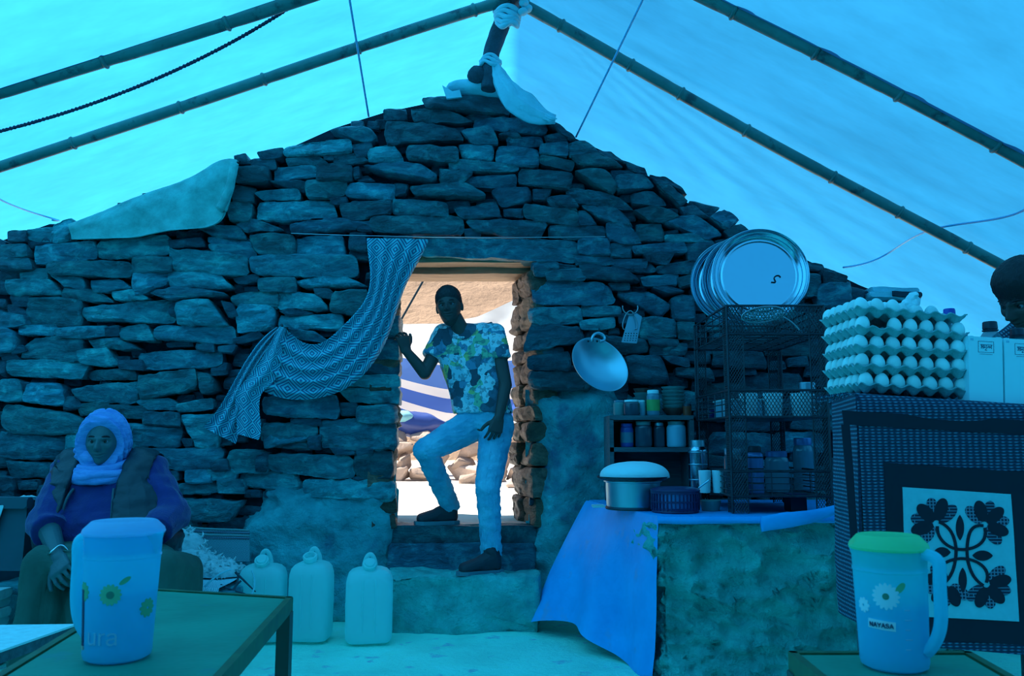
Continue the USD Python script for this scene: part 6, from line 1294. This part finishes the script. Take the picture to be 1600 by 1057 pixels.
# ------------------------------------------------------------------ cartons and bottles
def stroke(pts, w): return LineString(pts).buffer(w, cap_style=2, join_style=2)
def devanagari_amul():
    """The word on the cartons, drawn stroke by stroke: a, ma with the long u below, la."""
    w = .055; g = [stroke([(0, 1), (2.75, 1)], w)]
    g += [stroke([(.10, .86), (.28, .92), (.38, .78), (.20, .62), (.40, .48), (.30, .22), (.08, .26)], w), stroke([(.22, .60), (.62, .60)], w), stroke([(.66, 1), (.66, .1)], w)]
    g += [stroke([(.92, 1), (.92, .42), (.84, .30), (.98, .30), (.94, .44), (1.34, .44)], w), stroke([(1.36, 1), (1.36, .1)], w), stroke([(1.36, .10), (1.22, -.06), (1.10, -.18), (1.30, -.30), (1.52, -.26)], w)]
    g += [stroke([(1.66, .30), (1.70, .55), (1.86, .66), (1.98, .50), (1.98, .30)], w), stroke([(1.98, .55), (2.10, .68), (2.24, .58), (2.24, .36), (2.12, .28)], w), stroke([(2.24, .60), (2.50, .60)], w), stroke([(2.54, 1), (2.54, .1)], w)]
    return unary_union(g)
word = devanagari_amul()
def carton(label, px0, px1, pyt, Y, rz, H=.192):
    a, b = at(px0, pyt, Y), at(px1, pyt + 5, Y); w = b[0] - a[0]; x = (a[0] + b[0]) / 2; c = np.array([x, Y + .033, zt(x) + .006])
    t = thing('milk_carton', label, 'carton', c, rot=(0, 3.2, rz)); obj('body', bx(w, .062, H, bev=.002), L['carton'], t, 30); obj('top_seam', cat_([bx(w * .98, .006, .003, (0, 0, H), .001), bx(.012, .060, .002, (-w * .49 + .008, 0, H), .0005), bx(.012, .060, .002, (w * .49 - .008, 0, H), .0005)]), L['carton'], t, 30)
    M = mat4(np.array([0, -.0312, 0]), [1, 0, 0], [0, 0, 1], [0, -1, 0])
    s = .0128; wd = extrude(affinity.scale(word, s, s, origin=(0, 0)), .0006); wd.apply_translation([-.0155, H - .036, 0]); obj('lettering', place(wd, M), L['carton_print'], t, False)
    fr = sbox(-.022, H - .046, .024, H - .013).difference(sbox(-.0212, H - .0452, .0232, H - .0138)); obj('frame_print', place(extrude(fr, .0005), M), L['carton_print'], t, False); obj('line_print', place(extrude(sbox(-.018, H - .0515, .020, H - .0508), .0005), M), L['carton_print'], t, False)
    obj('corner_print', place(extrude(sbox(-w / 2 + .005, H - .012, -w / 2 + .014, H - .006), .0005), M), L['print_grey'], t, False); return t
carton('white milk carton standing beside the egg trays', 1508, 1561, 522, 2.43, 0)
carton('white milk carton at the right picture edge', 1564, 1620, 528, 2.43, 0)
def bottle(label, x, y, r, h, m, capm):
    t = thing('bottle', label, 'bottle', (x, y, zt(x) + .006))
    obj('body', lathe([(0, 0), (r * .9, 0), (r, .008), (r, h * .30), (r * .95, h * .34), (r, h * .38), (r, h * .58), (r * .94, h * .66), (r * .72, h * .78), (r * .42, h * .87), (r * .34, h * .90), (r * .34, h * .93), (0, h * .93)], 36), L[m], t, 40); obj('cap', lathe([(0, h * .91), (r * .42, h * .91), (r * .43, h * .92), (r * .41, h * .99), (r * .36, h), (0, h)], 28), L[capm], t, 40); obj('collar_ring', lathe([(r * .36, h * .885), (r * .46, h * .888), (r * .46, h * .90), (r * .36, h * .903)], 28), L[capm], t, 40); return t
bottle('clear green bottle with dark cap behind the milk carton beside the eggs', at(1546, 500, 2.56)[0], 2.56, .050, .262, 'bottle_plastic', 'cap_dark')
bottle('clear bottle with dark cap behind the rightmost milk carton', at(1588, 500, 2.58)[0], 2.58, .048, .250, 'bottle_plastic', 'cap_dark')
bottle('bottle with bright blue cap standing behind the egg trays', at(1482, 470, 2.82)[0], 2.82, .045, .345, 'bottle_plastic', 'cap_blue')

# ------------------------------------------------------------------ outside: striped awning, guy line, low rubble wall
def awning_mat():
    n = {'uv': ('uvmap', {'attribute': 'st'}), 'sx': ('separate_xyz', {}), 'r': ('rgb_ramp', {'interpolate': False, 'ramp': [(0, (.08, .16, .55)), (.06, (.70, .76, .86)), (.18, (.08, .18, .60)), (.30, (.92, .92, .94)), (.38, (.08, .18, .62)), (.50, (.88, .90, .94)), (.58, (.10, .24, .68)), (.78, (.85, .92, .96)), (.95, (.70, .82, .92))]}), 't': ('translucent_bsdf', {}), 'd': ('diffuse_bsdf', {}), 'm': ('mix_closure', {'fac': .45})}
    L['awning'] = usdkit.material(stage, '/World/Looks/awning', n, [('uv.UV', 'sx.vector'), ('sx.y', 'r.fac'), ('r.color', 't.color'), ('r.color', 'd.color'), ('t.BSDF', 'm.closure1'), ('d.BSDF', 'm.closure2')], surface='m.closure')
awning_mat()
s, q = np.meshgrid(np.linspace(0, 1, 90), np.linspace(0, 1, 60), indexing='ij')
pxs = 440 + s * 560; topy = np.interp(pxs, [440, 600, 690, 745, 800, 830, 1000], [540, 508, 507, 496, 470, 455, 380]); boty = np.interp(pxs, [440, 620, 700, 830, 1000], [668, 672, 690, 690, 690])
Yd = 12.0 + 1.2 * (1 - q) + .25 * np.sin(s * 8 + q * 5)
P = at(pxs, topy * (1 - q) + boty * q, Yd); P[..., 1] += .5 * nz(P, .7, 5)
U = np.stack([s, 1 - q + .10 * np.sin(s * 7 + .3) + 1.3 * (s - .3) - 1.2 * (s - .3) ** 2], -1); U[..., 1] = np.clip(U[..., 1], .01, .99)
t = thing('awning', 'blue and white striped awning sagging in the sun beyond the doorway', 'awning', P[45, 30]); obj('cloth', shift(grid(P), P[45, 30]), L['awning'], t, True, uv=U.reshape(-1, 2))
for i in (2, 87):
    a_ = P[i, 0]; obj('support_pole', shift(tube([a_ + [0, .05, .1], [a_[0], a_[1] + .05, GZ - .05]], .03, 8), P[45, 30]), L['wood_dark'], t, True)
g0, g1 = at(672, 420, 9.0), at(620, 512, 9.0); d_ = g1 - g0; g1 = g0 + d_ * ((g0[2] - .45) / (g0[2] - g1[2])); tag(obj('awning_pole', tube([g0 - d_ * .5, g1], .012, 8), L['dark_metal'], None, True), 'thin dark slanting pole outside the doorway left of the standing man', 'pole')
b = thing('dark_bundle', 'dark blue rolled bundle lying on the low rubble wall outside', 'bundle', at(640, 666, 11.25)); obj('roll', wob(place(tm(m3.Manifold.sphere(1, 48).scale((.55, .22, .16))), np.eye(4)), .08, 3, 4), L['jar_blue'], b, 50); obj('cover', wob(tm(m3.Manifold.sphere(1, 40).scale((.20, .16, .10)).translate((-.12, -.12, .08))), .05, 5, 6), L['pale_cloth'], b, 50)
mat('tan_rock', (.58, .44, .36), .9, var=.25, vs=2.5, bump=.05, bs=5, space='world', rand=.25)
rw_ = thing('rubble_wall', 'low wall of sunlit tan rubble stones beyond the doorway', 'wall', at(720, 745, 10.6)); ow = at(720, 745, 10.6); rg = np.random.default_rng(9)
for r_ in range(4):
    x = -3.2 + rg.uniform(0, .2)
    while x < 2.2:
        w = rg.uniform(.28, .55); h = rg.uniform(.15, .24); m = tm(m3.Manifold.batch_hull([m3.Manifold.sphere(.03, 8).translate((float(rg.uniform(-.5, .5) * w), float(rg.uniform(-.18, .18)), float(rg.uniform(-.5, .5) * h))) for _ in range(11)]).refine_to_length(.06))
        m.merge_vertices(); m = wob(m, .02, 3, r_); m.apply_translation([x + w / 2, 10.75 + .10 * r_ + rg.uniform(-.05, .05), GZ + .06 + .155 * r_ + .0]); obj('stone', shift(m, ow), L['tan_rock'], rw_, 25); x += w * .95
for i, (x, y) in enumerate(((-.55, 9.6), (.1, 8.9), (-.2, 10.0))):
    m = tm(m3.Manifold.batch_hull([m3.Manifold.sphere(.02, 8).translate(tuple(map(float, rg.uniform(-.5, .5, 3) * [.3, .2, .16]))) for _ in range(10)])); tag(obj('rock', place(m, trimesh.transformations.translation_matrix([x, y, GZ + .04])), L['tan_rock'], None, 25), ['loose tan rock on the sunlit ground left of the man', 'loose tan rock on the sunlit ground right of the man', 'loose tan rock nearest the rubble wall outside'][i], 'rock')
